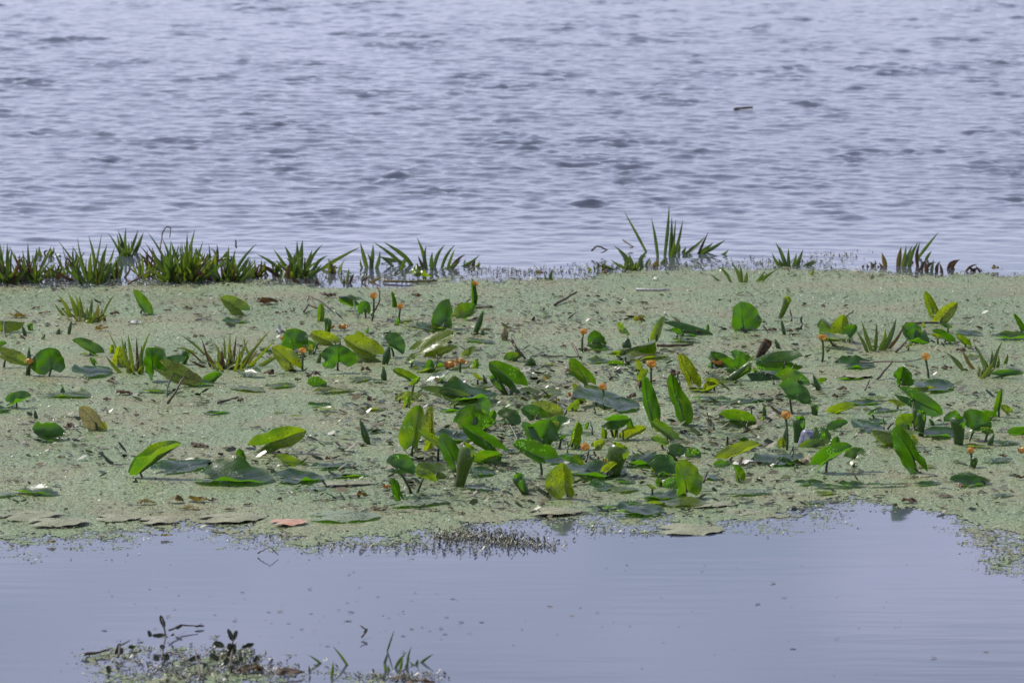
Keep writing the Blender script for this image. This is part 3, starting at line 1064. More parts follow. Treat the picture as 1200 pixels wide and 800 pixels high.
def scrap(px, py, w, h, label, mat='dead', cat='dead leaf', group='withered scraps on the duckweed', name='withered_leaf', seed=None):
    """crumpled bit of dead leaf w x h pixels"""
    SEED[0] += 1
    r = random.Random(SEED[0])
    P = gp(px, py + h * 0.35, 0.008)
    s = ppm(P)
    Wd, Ht = w / s, 0.78 * h / s
    n, m = 9, 6
    V, F = [], []
    a, b, c = r.random() * 6, r.random() * 6, r.random() * 6
    asym = r.uniform(-0.5, 0.5)
    fold = r.uniform(0.5, 1.9)
    dep = max(Wd * 0.45, 0.015)
    for i in range(n + 1):
        u = i / n * 2 - 1
        env = (1 - abs(u) ** 2.5) ** 0.6 * (1 + asym * u)
        for k in range(m + 1):
            v = (k / m * 2 - 1) * env
            z = Ht * (0.42 + 0.42 * math.sin(fold * 2 * u + a) * math.cos(1.8 * v + b) + 0.20 * math.sin((5 + 4 * math.sin(a)) * u + 6 * v + c) + 0.08 * math.sin(17 * u - 9 * v + b)) * (0.35 + 0.65 * env)
            V.append((u * Wd / 2 + 0.08 * Wd * math.sin(4 * v + c), v * dep * 0.5 + 0.15 * dep * math.sin(5 * u + a), max(0.0, z)))
    for i in range(n):
        for k in range(m):
            F.append((i * (m + 1) + k, (i + 1) * (m + 1) + k, (i + 1) * (m + 1) + k + 1, i * (m + 1) + k + 1))
    me = mesh_np(name, V, F)
    o = link_mesh(name, me, M[mat])
    o.location = P
    o.rotation_euler = (0, 0, r.uniform(-0.3, 0.3))
    o.color = (0.5, 0.4, 0.1, 1)
    tag(o, label, cat, group)
    return o

# ---------------------------------------------------------------- the lily leaves, from the far edge to the near one
LB = lambda *a, **k: lily(*a[:-1], label=a[-1], **k)
C = 'C'
# --- far rows
LB(173, 370, 156, 339, 22, C, 25, 25, 20, 10, .35, .3, 'upright oval leaf standing alone in the far left duckweed, yellow at its foot', sink=4)
LB(291, 368, 258, 348, 24, C, 28, -12, 10, 12, .45, .3, 'leaf tilted up to the left beside a brown crumpled clump, far left', h=.012)
LB(288, 374, 262, 377, 26, 'F', 5, 10, 14, 10, .3, .6, 'low dark leaf lying just below the tilted leaf at far left', mat='leaf')
LB(424, 354, 397, 348, 26, C, 24, -18, -18, 14, .25, .5, 'arched leaf just left of the back stemmed flower beside a curved brown stem', h=.05, foot=(424, 379))
LB(428, 368, 426, 352, 18, C, 20, 30, 30, 0, .05, .2, 'small dark hanging leaf behind the stem of the back yellow flower', h=.02)
LB(462, 361, 459, 341, 12, C, 10, 45, 45, 4, .15, .1, 'slim upright leaf between the two back flowers and the big pale edged leaf', sink=3)
LB(376, 378, 376, 355, 12, C, 20, 55, 40, 0, .4, .3, 'narrow folded leaf standing next to a bent dark twig', sink=3)
LB(457, 377, 482, 373, 22, 'F', 0, 6, 6, 5, .9, .3, 'flat yellowish leaf beneath the second back flower')
LB(518, 386, 526, 350, 34, C, 18, 48, 12, 12, .25, .1, 'large upright leaf with a pale folded left edge in the far middle', sink=2)
LB(494, 386, 519, 380, 30, 'F', 12, 25, 20, 8, .3, .3, 'dark cupped leaf lying in front of the large pale edged upright leaf')
LB(478, 378, 500, 383, 22, 'F', 0, 10, 10, 0, .8, .4, 'flat yellow green leaf left of the large pale edged upright leaf')
LB(557, 359, 553, 326, 15, C, 10, 40, 40, 4, .15, .15, 'narrow upright leaf with an orange flower leaning on its front', sink=4)
LB(541, 376, 557, 356, 34, C, 25, 14, 14, 14, .3, .3, 'rounded dark green leaf right of the large pale edged upright leaf', sink=3)
LB(481, 414, 533, 389, 24, C, 38, -12, 12, 10, .75, .35, 'long yellow green leaf slanting up to the right above a matching lower one', h=.02)
LB(497, 421, 537, 406, 18, C, 50, -10, 14, 8, .85, .3, 'yellow slanting leaf just below the longer slanting one')
LB(545, 397, 580, 401, 20, 'F', -6, 6, 22, 6, .35, .1, 'thin green leaf edge floating right of the yellow slanting leaf')
LB(543, 420, 557, 406, 13, C, 40, 20, 10, 12, .5, .6, 'small brown bitten leaf tilted up right of the slanting pair')
LB(872, 388, 868, 353, 44, C, 0, 22, 14, 10, .08, .12, 'big dark green leaf standing like a half disc alone in the far right duckweed', sink=2, notch=.12, tear=.1)
LB(766, 402, 779, 370, 15, C, 15, 55, 50, 4, .5, .15, 'narrow folded upright leaf with a yellow top, beside the broad arched leaf', sink=3)
LB(712, 412, 768, 400, 58, C, 38, -26, -20, 22, .5, .25, 'broad arched yellow green leaf with a dark triangular quill before it', h=.025)
LB(705, 406, 697, 386, 30, C, -12, 20, 20, 8, .15, .3, 'rounded blue green leaf with a ragged hole left of the broad arched leaf', h=.01)
LB(730, 392, 724, 377, 12, C, 25, 20, 10, 18, .55, .3, 'small pale yellow leaf tip poking above the broad arched leaf')
LB(690, 408, 715, 406, 30, 'F', -8, 10, 20, 6, .1, .1, 'bluish leaf lying under the rounded leaf with a ragged hole')
LB(778, 383, 838, 396, 26, C, 42, -25, 30, -8, .2, .3, 'long ribbed leaf with a curled edge right of the yellow topped upright leaf', h=.045)
LB(786, 397, 822, 399, 22, 'F', 0, 10, 10, 0, .5, .5, 'flat green leaf beneath the long ribbed curled leaf')
LB(743, 378, 757, 371, 15, C, 30, 30, 10, 20, .8, .3, 'small curled yellow leaf lying beyond the broad arched leaf')
LB(722, 419, 785, 415, 34, 'F', 0, 8, 10, 6, .7, .55, 'long flat spotted yellow green leaf below the broad arched leaf')
LB(686, 423, 717, 422, 26, 'F', -4, 12, 8, 5, .3, .1, 'flat grey green leaf floating left of the long spotted flat leaf')
LB(1097, 373, 1084, 341, 19, C, 12, 30, 25, 6, .6, .55, 'left one of two yellow spotted leaves standing in a V at far right', sink=3)
LB(1096, 381, 1122, 354, 21, C, 30, 22, 25, 8, .9, .55, 'right slanting one of two yellow spotted leaves in a V at far right', sink=2)
LB(986, 397, 963, 375, 34, C, 25, 14, -20, 8, .45, .2, 'left leaf of the bunch by the sword leaved plant at right', h=.012)
LB(985, 402, 988, 368, 28, C, 10, -10, 25, 10, .6, .25, 'tallest leaf of the bunch by the sword leaved plant at right', sink=2)
LB(990, 400, 1003, 380, 22, C, 25, 10, 20, 14, .2, .2, 'right drooping leaf of the bunch by the sword leaved plant at right', h=.012)
LB(958, 391, 994, 397, 26, 'F', -10, 10, 22, 8, .5, .2, 'low level leaf under the bunch by the sword leaved plant at right', h=.06, foot=(986, 405))
LB(1077, 396, 1057, 382, 26, C, 38, -14, 12, 12, .15, .15, 'dark green leaf leaning left just right of the sword leaved plant', h=.02)
LB(1060, 399, 1090, 404, 34, C, 60, 12, 14, 6, .02, .1, 'bluish leaf lying right of the sword leaved plant', h=.012)
LB(1118, 404, 1092, 387, 20, C, 40, 35, 30, 6, .1, .2, 'dark leaf folded lengthwise with a white glint, right side far row')
LB(1115, 388, 1152, 392, 20, 'F', 3, 10, 14, 0, .25, .3, 'thin dark flat leaf under the yellow spotted V of leaves')
LB(1162, 395, 1212, 394, 30, 'F', -6, 16, 22, 4, .3, .3, 'long flat leaf reaching out of the right edge in the far row')
LB(1137, 408, 1121, 393, 18, C, 30, 22, 16, 12, .5, .3, 'small green leaf tilted left above the short sword plant at right')
LB(1200, 392, 1188, 367, 14, C, 15, 35, 35, 6, .1, .2, 'narrow dark leaf standing at the right edge of the far row', sink=2)
LB(-8, 374, 29, 377, 26, C, 55, -14, -10, 10, .8, .4, 'yellow leaf held level on a stalk at the left edge, far row', h=.07, foot=(10, 399))
LB(-6, 408, 8, 401, 12, C, 35, 20, 10, 10, .2, .3, 'dark tip of a leaf coming in at the left edge above the flower')
# --- second row, left
LB(-8, 413, 34, 427, 22, C, 40, -14, 12, -8, .8, .4, 'yellow spotted leaf ending at the orange flower at the left edge', h=.07)
LB(62, 438, 56, 407, 48, C, 6, 12, 62, 10, .12, .05, 'big green leaf standing with its right side folded over white, at left', h=.012, notch=.15)
LB(121, 418, 84, 398, 24, C, 38, 30, -20, 16, .35, .35, 'curled leaf with a white rim at its left end, behind a glossy pale leaf')
LB(92, 438, 128, 430, 40, 'F', -10, 14, 8, 10, .1, .05, 'pale glossy leaf lying flat left of the grass like plant')
LB(93, 418, 128, 436, 18, C, 60, 25, 20, -6, .4, .3, 'narrow striped leaf edge lying over the pale glossy leaf')
LB(137, 431, 140, 405, 22, C, 0, 20, 20, 10, .95, .2, 'bright yellow leaf half hidden behind the grass like plant at left')
LB(185, 443, 172, 407, 52, C, 8, 16, 20, 10, .02, .05, 'large blue green round leaf standing right of the grass like plant at left', h=.012)
LB(198, 440, 216, 418, 34, C, 38, 10, 16, 8, .05, .05, 'bluish leaf leaning behind the yellow holed leaf at left')
LB(184, 428, 238, 449, 30, C, 36, -14, 16, 14, .9, .7, 'yellow spotted leaf propped on a brown slanting stem at left', h=.10, foot=(197, 473))
LB(212, 449, 250, 449, 30, 'F', -3, 6, 12, 0, .1, .2, 'dark flat leaf lying under the yellow propped leaf')
LB(8, 475, 37, 463, 26, C, 50, 14, 30, 10, .05, .05, 'small glossy leaf with a white shine at the far left below the flower', h=.012)
LB(-14, 480, 12, 478, 22, 'F', 0, 10, 10, 0, .1, .5, 'dark flat leaf at the left edge above a darker pointed one')
LB(48, 463, 110, 464, 24, 'F', -2, 4, 14, 0, .3, .1, 'thin floating leaf carrying a dark quill and a sprig at left')
LB(76, 457, 106, 461, 18, 'F', 4, 14, 4, 0, .5, .2, 'short yellow green leaf lying behind the dark quill at left')
LB(165, 457, 205, 459, 14, 'F', 0, 10, 12, 0, .4, .3, 'narrow flat leaf left of the brown slanting stem')
LB(38, 509, 78, 507, 42, 'F', -16, 46, 10, 22, .03, .1, 'silvery leaf curled up at its left end with a dark spike behind, left side')
LB(122, 506, 93, 476, 26, C, 10, 26, 30, 10, .6, .9, 'mottled brown leaf leaning left with a green yellow foot, left side', mat='mottle')
LB(124, 505, 108, 494, 18, C, 25, 20, 20, 10, .8, .2, 'green yellow lower lobe in front of the mottled brown leaf')
LB(-16, 487, 20, 494, 22, C, 60, 20, 10, -6, .02, .3, 'dark pointed leaf reaching in from the left edge')
# --- second row, centre left
LB(352, 436, 319, 406, 26, C, 22, 18, -12, 8, .95, .45, 'bright yellow leaf slanting left beneath two small flowers')
LB(349, 415, 336, 386, 44, C, 5, 18, 20, 10, .05, .3, 'dark green leaf standing behind the pair of small orange flowers')
LB(398, 406, 364, 389, 22, C, 35, -14, 14, 8, .8, .35, 'yellow leaf slanting left beside a dark upright quill')
LB(398, 431, 396, 403, 48, C, 2, -14, 16, 10, .03, .08, 'heart shaped blue green leaf held up on a short stalk, centre left', h=.025, foot=(397, 434))
LB(449, 421, 402, 396, 34, C, 42, -10, 18, 14, .85, .3, 'largest yellow leaf of the pile left of centre', h=.012)
LB(432, 418, 417, 388, 22, C, 15, 20, 14, 12, .6, .2, 'upright yellow green leaf at the back of the pile left of centre')
LB(445, 419, 424, 397, 24, C, 28, 14, -14, 12, .4, .35, 'dark spotted leaf at the right of the pile left of centre')
LB(448, 401, 474, 413, 34, C, 45, -10, 20, -12, .05, .1, 'teal leaf drooping right of the pointed quill in the pile left of centre', h=.07)
LB(470, 395, 452, 401, 14, 'F', 0, 15, 15, 0, .7, .3, 'small flat yellow leaf right of the pile, below the second back flower')
LB(404, 422, 438, 420, 22, 'F', 0, 10, 10, 0, .75, .4, 'low yellow leaf at the foot of the pile left of centre')
LB(362, 455, 383, 448, 26, C, 30, 12, 16, 12, .1, .1, 'dark green half of a leaf rising behind a yellow flat leaf, centre left')
LB(367, 459, 418, 455, 22, 'F', 0, 12, 10, 4, .8, .5, 'flat yellow spotted leaf with a brown tail, centre left')
LB(314, 454, 345, 450, 22, 'F', 3, 14, 10, 0, .45, .6, 'dark flat leaf with a short twig on it, left of centre')
LB(273, 452, 308, 458, 28, 'F', 0, 12, 8, 4, .6, .6, 'flat yellow rimmed leaf over a dark one, left of centre')
LB(238, 451, 261, 438, 20, C, 35, 28, 22, 8, .2, .2, 'green curled leaf just right of the yellow propped leaf')
LB(283, 435, 306, 438, 20, 'F', -20, 35, 10, 10, .0, .0, 'white shining curled leaf at the foot of the second grass like plant', mat='leaf')
LB(412, 446, 434, 441, 20, 'F', 6, 12, 8, 6, .5, .4, 'short yellow green leaf left of a lone dark quill, centre left')
LB(434, 446, 448, 445, 18, 'F', 0, 8, 8, 0, .0, .1, 'small pale blue leaf touching the lone dark quill, centre left')
LB(490, 448, 460, 433, 18, C, 32, 24, 10, 6, .35, .35, 'dark leaf with a yellow edge leaning left, centre', tear=.2)
LB(463, 472, 498, 465, 24, C, 48, 14, 14, 10, .7, .35, 'yellow green leaf with a dark mass under it, left of the wide cupped leaf')
LB(418, 480, 455, 479, 18, 'F', 0, 10, 12, 0, .75, .3, 'lone flat narrow leaf in the open duckweed, centre left')
# --- centre
LB(480, 428, 524, 424, 44, 'F', -5, 6, 18, 10, .2, .25, 'wide green leaf lying left of the orange withered flowers')
LB(482, 434, 528, 430, 26, 'F', 4, 10, 14, 6, .75, .3, 'yellow rimmed leaf under the wide one left of the withered flowers')
LB(522, 430, 562, 424, 26, 'F', 5, 14, 10, 6, .8, .45, 'yellow and dark leaf under the orange withered flowers')
LB(500, 450, 527, 434, 30, C, 30, -20, 30, 12, .0, .3, 'dark blue green crumpled leaf with a pale right rim, centre')
LB(592, 425, 610, 415, 20, C, 38, 14, 18, 12, .35, .2, 'small green leaf leaning against a brown folded stick, centre')
LB(614, 458, 573, 424, 36, C, 14, 16, 20, 8, .12, .25, 'large oval leaf leaning left over a dark wedge, centre', h=.012)
LB(613, 461, 657, 456, 34, 'F', 8, 14, 10, 16, .55, .3, 'wide yellow green leaf right of the large leaning oval one')
LB(559, 453, 594, 445, 22, 'F', 0, 10, 10, 6, .85, .2, 'yellow strip of leaf behind the large leaning oval one')
LB(694, 454, 668, 419, 26, C, 4, 24, 28, 10, .3, .35, 'upright oval leaf with a yellow rim and a white base, right of centre', h=.004)
LB(710, 430, 752, 443, 24, C, 48, 24, -10, -8, .35, .3, 'leaf folded forward with a dark fold, left of the first tall pointed leaf')
LB(520, 464, 582, 460, 66, 'F', -9, 20, 22, 14, .05, .08, 'wide cupped dark leaf with a pale rim in the centre', h=.035)
LB(492, 458, 560, 473, 22, C, 60, 24, 10, -6, .4, .2, 'narrow bright edge of leaf running under the wide cupped dark leaf', h=.05, foot=(542, 486))
LB(556, 471, 572, 490, 32, C, 65, 14, 20, -10, .1, .2, 'dark green leaf hanging under the wide cupped leaf', h=.09)
LB(560, 502, 548, 474, 40, C, 4, 10, 14, 10, .25, .5, 'upright dark spotted leaf under the wide cupped leaf', h=.0)
LB(552, 497, 530, 497, 28, C, 5, 10, -20, 12, .02, .05, 'smooth blue green leaf just left of the grey leaf with a white corner')
LB(556, 506, 582, 494, 34, C, 42, -6, 22, 12, .0, .05, 'grey green leaf with a white corner beside a brown scrap, centre')
LB(522, 514, 548, 506, 44, 'F', -10, 14, 14, 12, .0, .05, 'pale silvery leaf lying behind the long dark diagonal leaf')
LB(582, 490, 611, 494, 30, C, 48, 20, 34, -16, .3, .5, 'grey curled leaf with a yellow rim on a leaning stalk, centre', h=.07, foot=(609, 521))
LB(598, 485, 613, 491, 14, C, 35, 20, 10, 0, .5, .2, 'small yellow green leaf behind the grey curled leaf on its stalk')
LB(640, 494, 610, 479, 26, C, 35, -14, 20, 4, .02, .05, 'dark blue leaf pointing left behind the white streaked cup')
LB(661, 491, 623, 473, 26, C, 30, -10, 14, 10, .8, .45, 'spotted yellow green leaf slanting left behind the white streaked cup')
LB(632, 522, 645, 491, 46, C, 6, 40, 24, 16, .02, .0, 'large cupped leaf streaked with white light on its right side', h=.01)
LB(629, 524, 612, 494, 20, C, 20, 30, 20, 0, .05, .05, 'narrow dark leaf hugging the left of the white streaked cup', h=.006)
LB(640, 506, 668, 491, 26, C, 44, 16, 16, 12, .0, .0, 'white shining leaf to the right of the white streaked cup', h=.012)
LB(669, 526, 678, 493, 34, C, 12, 28, 24, 10, .4, .3, 'dark upright leaf with a yellow top right of the white streaked cup', h=.0)
LB(652, 544, 600, 520, 40, C, 52, -8, 16, 10, .05, .05, 'big smooth blue green leaf pointing left in the middle front', h=.05)
LB(634, 540, 684, 532, 44, 'F', -6, 8, 16, 8, .0, .05, 'pale blue leaf lying right of the big leaf that points left')
LB(664, 553, 733, 547, 70, 'F', -7, 10, 12, 10, .0, .2, 'wide silvery grey leaf under a fallen orange flower, middle front')
LB(664, 584, 660, 541, 50, C, 2, -12, 14, 8, .6, .45, 'heart shaped bright green leaf standing dotted in the front centre', h=.0, notch=.12)
LB(643, 557, 656, 563, 18, C, 45, 10, 10, 0, .1, .3, 'small dark leaf left of the dotted heart shaped leaf')
LB(640, 571, 660, 569, 20, 'F', 0, 10, 5, 0, .4, .2, 'thin flat leaf half under the dotted heart shaped leaf')
LB(694, 571, 720, 568, 30, 'F', -12, 22, 10, 12, .0, .0, 'white glinting leaf right of the dotted heart shaped leaf')
# left cluster in the front centre
LB(482, 530, 492, 474, 40, C, 22, 50, 12, 10, .45, .15, 'tall leaf folded lengthwise at the left of the front centre cluster', h=.03, foot=(484, 534), notch=.15)
LB(505, 518, 506, 475, 22, C, 0, 10, 24, 8, .85, .8, 'yellow half leaf full of black dots beside the tall folded leaf', h=.03)
LB(500, 530, 507, 514, 22, C, 25, 10, 10, 5, .7, .3, 'low yellow green leaf at the foot of the tall folded leaf')
LB(530, 533, 489, 504, 20, C, 30, 26, 26, 14, .45, .2, 'thin curved leaf crossing before the tall folded leaf', h=.035, foot=(515, 541))
LB(540, 552, 515, 508, 28, C, 14, 20, 22, 6, .12, .2, 'dark pointed leaf leaning left behind the rolled quill, front centre', h=.0)
LB(592, 532, 541, 498, 30, C, 22, 12, 22, 10, .06, .1, 'long dark leaf lying diagonally down to the right, front centre', h=.012)
LB(549, 546, 587, 531, 34, C, 22, 12, -14, 10, .25, .4, 'bright green leaf right of the rolled quill, front centre')
LB(545, 556, 580, 551, 30, 'F', 8, 20, 10, 0, .05, .3, 'dark wedge of leaf on the water right of the rolled quill')
LB(569, 548, 592, 544, 18, C, 45, 14, 14, 8, .4, .2, 'small bright leaf right of the dark wedge, front centre')
LB(528, 553, 487, 548, 34, C, 38, -14, -14, 16, .5, .15, 'bright green leaf arched level at the left of the rolled quill', h=.03, foot=(506, 566))
LB(452, 547, 487, 553, 34, C, 46, 16, 24, -16, .1, .1, 'dark oval leaf with a bright lower rim on a thin stalk, front centre left', h=.11, foot=(484, 578))
LB(487, 558, 511, 565, 22, C, 48, -10, 16, -18, .5, .2, 'bright drooping leaf right of the thin stalk, front centre left', h=.07, foot=(485, 578))
LB(473, 589, 458, 560, 22, C, 18, 40, 34, 0, .05, .1, 'short dark half rolled leaf with a lit top, front centre left', sink=0, h=0)
LB(462, 551, 488, 548, 18, 'F', 0, 10, 10, 0, .0, .3, 'black shaded leaf edge behind the dark oval leaf')
# --- tall pointed pair and the right middle
LB(765, 500, 755, 440, 27, C, 4, 26, 18, 8, .08, .1, 'first of two tall pointed leaves side by side, narrow and dark', h=0, notch=0)
LB(803, 498, 786, 437, 33, C, 10, 14, 22, 10, .18, .3, 'second of two tall pointed leaves side by side, with a yellow patch low down', h=0, notch=0)
LB(816, 457, 795, 414, 36, C, 14, 34, 12, 8, .9, .7, 'yellow leaf dotted black leaning left behind the second tall pointed leaf', h=0)
LB(826, 461, 843, 449, 22, C, 30, 14, 20, 6, .95, .6, 'small yellow blotched leaf lying right of the black dotted yellow one')
LB(806, 457, 836, 457, 22, 'F', 0, 10, 10, 0, .6, .3, 'low green leaf at the foot of the black dotted yellow one')
LB(832, 430, 834, 411, 58, C, 28, -16, -16, 12, .15, .1, 'broad teal leaf behind a withered orange flower, right of centre', h=.012)
LB(876, 429, 857, 411, 20, C, 20, 14, 14, 8, .2, .1, 'small dark leaf tilting left beside the split brown stems')
LB(828, 442, 851, 441, 22, 'F', 0, 12, 10, 6, .2, .2, 'small green leaf lying below the withered orange flower')
LB(940, 424, 885, 426, 34, C, 12, 20, -24, 16, .15, .1, 'bright sharply folded leaf pointing left over a grey one, right of centre', h=.055)
LB(876, 433, 934, 448, 34, C, 66, -12, -10, -10, .05, .5, 'grey brown leaf lying with its dull underside up, right of centre', h=.05, mat='leaf', dust=.12)
LB(907, 446, 950, 456, 34, C, 58, 12, -14, -8, .25, .2, 'dark leaf just below the grey brown one, right of centre', h=.02)
LB(862, 436, 880, 430, 34, C, 30, 10, 10, 0, .0, .0, 'pale grey leaf behind the split brown stems')
LB(911, 459, 950, 474, 40, C, 30, 8, 14, -6, .02, .05, 'smooth pale green leaf held up on a short dark stalk, right of centre', h=.09, foot=(930, 486))
LB(842, 491, 887, 494, 34, C, 42, 26, -22, 6, .25, .45, 'round cupped leaf with a rough dark middle, right of the tall pair', h=.03)
LB(838, 508, 878, 509, 34, 'F', 9, -12, 10, 8, .55, .15, 'level green leaf on a curved stalk below the round cupped leaf', h=.06, foot=(849, 521))
LB(795, 519, 763, 493, 19, C, 20, 22, 22, 6, .35, .25, 'leaf leaning left right below the first tall pointed leaf')
LB(726, 517, 758, 500, 24, C, 38, 12, 14, 14, .9, .4, 'yellow leaf slanting right in front of the small upright cluster')
LB(722, 512, 722, 485, 18, C, 4, 30, 30, 4, .4, .2, 'stiff upright leaf with a pale rib in the cluster left of the tall pair', h=0)
LB(711, 515, 706, 498, 16, C, 12, 24, 20, 8, .45, .2, 'short green leaf at the left of the small upright cluster')
LB(704, 494, 738, 491, 26, C, 10, 14, 14, 0, .15, .2, 'rounded green leaf lying across the small upright cluster', h=.075, foot=(722, 512))
LB(690, 471, 716, 459, 60, 'F', -14, 10, 14, 8, .0, .05, 'big blue grey leaf beneath the orange flower left of the tall pair')
LB(716, 478, 742, 468, 40, 'F', -14, 22, 12, 14, .0, .0, 'white glinting leaf right of the orange flower left of the tall pair')
LB(676, 459, 712, 456, 30, 'F', 8, 14, 14, 8, .5, .2, 'long green leaf lying behind the orange flower left of the tall pair')
LB(838, 542, 892, 520, 26, C, 34, -8, 16, 6, .85, .25, 'long smooth yellow green leaf slanting up to the right, right of centre')
LB(732, 540, 785, 539, 60, 'F', -4, 8, 14, 10, .0, .05, 'large dark flat leaf with a grey near side, front right of centre')
LB(783, 537, 806, 528, 30, C, 35, -10, 10, 14, .1, .1, 'left rounded lobe of the pair right of the large dark flat leaf')
LB(804, 538, 822, 530, 22, C, 20, -10, 10, 10, .15, .1, 'right rounded lobe of the pair right of the large dark flat leaf')
LB(808, 583, 795, 538, 44, C, 8, 14, 12, 8, .4, .2, 'heart shaped leaf standing at the front right of centre, lit along its edge', h=0, notch=.14)
LB(757, 551, 802, 563, 50, C, 68, 10, 12, -8, .0, .1, 'dull teal leaf lying left of the standing heart shaped leaf', h=.02)
LB(776, 575, 816, 568, 30, C, 42, 12, -10, 10, .3, .1, 'low green leaf behind the stalk of the standing heart shaped leaf')
LB(833, 549, 867, 558, 30, C, 44, 20, 20, 16, .25, .1, 'dark green leaf raised at its right end, front right of centre')
LB(866, 565, 861, 544, 22, C, 15, 14, 24, 4, .3, .1, 'short upright leaf over a black shadow, front right of centre', h=0)
# --- right side
LB(895, 542, 938, 531, 50, 'F', -6, 8, 12, 10, .05, .35, 'dark silt stained leaf at the foot of the flower by the lilac bottle')
LB(936, 527, 976, 518, 20, C, 45, 16, 10, 8, .5, .1, 'bright leaf lying right in front of the lilac bottle')
LB(948, 519, 974, 509, 34, C, 40, -12, 14, 8, .25, .1, 'green leaf behind and right of the lilac bottle')
LB(953, 551, 999, 522, 38, C, 42, 26, 22, 0, .15, .02, 'large leaf with a white streak along its fold, right front', h=.01)
LB(990, 539, 1021, 528, 24, C, 46, 10, 10, 10, .3, .1, 'dark leaf on a short stalk right of the white streaked leaf', h=.045, foot=(997, 546))
LB(968, 486, 1003, 476, 22, C, 40, 14, 14, 10, .5, .15, 'small bright leaf tilted up with a dark shadow, right middle')
LB(988, 472, 1032, 471, 26, 'F', -4, 8, 18, 4, .1, .05, 'pale flat leaf above the small bright tilted one')
LB(970, 507, 994, 494, 20, C, 50, 10, 16, 4, .0, .0, 'thin grey green leaf with a white edge above the lilac bottle, to its right')
LB(1008, 503, 1028, 496, 40, 'F', -14, 10, 10, 8, .0, .05, 'left of two small teal leaves near the level leaf at right')
LB(1022, 494, 1036, 492, 22, 'F', -8, 14, 10, 8, .05, .1, 'right of two small teal leaves near the level leaf at right')
LB(1051, 458, 1105, 485, 24, C, 30, -8, 20, -8, .12, .05, 'dark leaf with a bright lower rim sloping right on thick quills', h=.14, foot=(1074, 512))
LB(1070, 505, 1054, 485, 28, C, 12, 12, -12, 8, .35, .1, 'bright leaf behind the thick quills at right')
LB(1077, 511, 1020, 503, 30, C, 40, -20, -14, 14, .5, .45, 'yellow green leaf held level behind the big leaning oval at right', h=.05)
LB(1082, 555, 1047, 500, 42, C, 12, 22, 20, 12, .12, .2, 'big dark oval leaf leaning left, the largest in the right front', h=0)
LB(1054, 524, 1038, 520, 18, C, 30, 12, 12, 10, .8, .1, 'small yellow green leaf at the left of the big dark oval')
LB(1024, 520, 1052, 519, 26, 'F', 0, 10, 10, 0, .6, .3, 'shaded leaf lying under the level one at right')
LB(1082, 509, 1120, 503, 42, 'F', -7, 14, 10, 12, .0, .05, 'glossy grey leaf left of the thick upright quill at right')
LB(1125, 496, 1106, 489, 26, C, 35, 10, 10, 8, .05, .05, 'green leaf corner just left of the thick upright quill at right')
LB(1132, 506, 1162, 494, 50, C, 48, 10, 14, 8, .0, .05, 'pale green glossy leaf on a stalk right of the thick upright quill', h=.035, foot=(1134, 520))
LB(1146, 494, 1170, 487, 26, C, 40, 12, 12, 8, .2, .1, 'green leaf behind the pale green glossy one at right')
LB(1168, 489, 1174, 455, 15, C, 15, 45, 35, 4, .2, .3, 'upright dark folded leaf behind the pale glossy one at right', h=0)
LB(1180, 511, 1212, 507, 22, C, 50, 14, 16, 4, .25, .15, 'long dark leaf at the right edge level with the glossy pale one')
LB(1170, 518, 1190, 519, 14, 'F', 0, 12, 12, 0, .1, .2, 'small dark leaf near the right edge below the glossy pale one')
LB(1056, 453, 1058, 429, 46, C, 6, 18, 26, 12, .02, .05, 'round teal cupped leaf with a white glint and a quill before it', h=.006)
LB(1080, 455, 1112, 446, 40, 'F', -12, 10, 10, 12, .0, .1, 'pale flat leaf at the foot of the flower right of the round teal one')
LB(984, 427, 1024, 425, 40, 'F', -8, 22, 8, 10, .0, .05, 'pale bluish leaf with a white corner below the sword leaved plant')
LB(985, 441, 1023, 440, 34, 'F', -6, 10, 12, 6, .0, .3, 'silt covered leaf with a white right end below the pale bluish one', mat='tan')
LB(1066, 461, 1113, 467, 24, C, 55, 14, 16, 6, .85, .3, 'curled yellow green leaf behind the dark sloping leaf at right')
LB(1160, 441, 1200, 437, 14, C, 50, 70, 60, 0, .25, .2, 'leaf rolled up like a log lying at the right edge', h=.012)
LB(1115, 565, 1160, 562, 30, 'F', -12, 24, 14, 12, .15, .05, 'lone curled leaf with a pale top near the right front edge')
LB(948, 569, 998, 570, 13, 'F', 3, 8, 12, 0, .05, .3, 'dark flat leaf near the open water, right front')
LB(1013, 568, 1065, 566, 12, 'F', 0, 6, 10, 0, .0, .1, 'thin bluish flat leaf between the dark flat one and the curled one')
LB(1068, 557, 1099, 556, 18, 'F', 0, 4, 4, 0, .0, .2, 'short pale flat leaf at the foot of the big dark oval', mat='tan')
# --- floating pads towards the near edge
LB(720, 576, 746, 571, 24, 'F', 3, 10, 14, 0, .45, .1, 'narrow bright edged leaf left of the flat front pads')
LB(722, 597, 780, 597, 60, 'F', -1, 4, 6, 0, .05, .25, 'flat green pad nearest the open water right of centre')
LB(688, 596, 729, 592, 16, 'F', 2, 8, 14, 0, .15, .1, 'thin dark green pad edge left of the nearest flat green pad')
LB(748, 586, 833, 590, 44, 'F', 2, 6, 8, 0, .5, .3, 'long flat pad with a yellow rim behind the nearest green pad')
LB(752, 581, 806, 581, 46, 'F', 0, 5, 8, 0, .0, .1, 'pale grey green pad in front of the standing heart shaped leaf')
LB(155, 560, 213, 519, 40, C, 74, 40, 40, 0, .4, .3, 'large boat shaped leaf rising to the right from the water, left front', h=0, notch=.05, vf=48)
LB(184, 551, 246, 538, 42, 'F', -12, 12, 10, 10, .0, .0, 'pale shining leaf between the boat shaped leaf and the big flat one')
LB(230, 557, 320, 560, 84, 'F', -7, 16, 14, 8, .05, .02, 'biggest flat dark green leaf with a bright rim, left front')
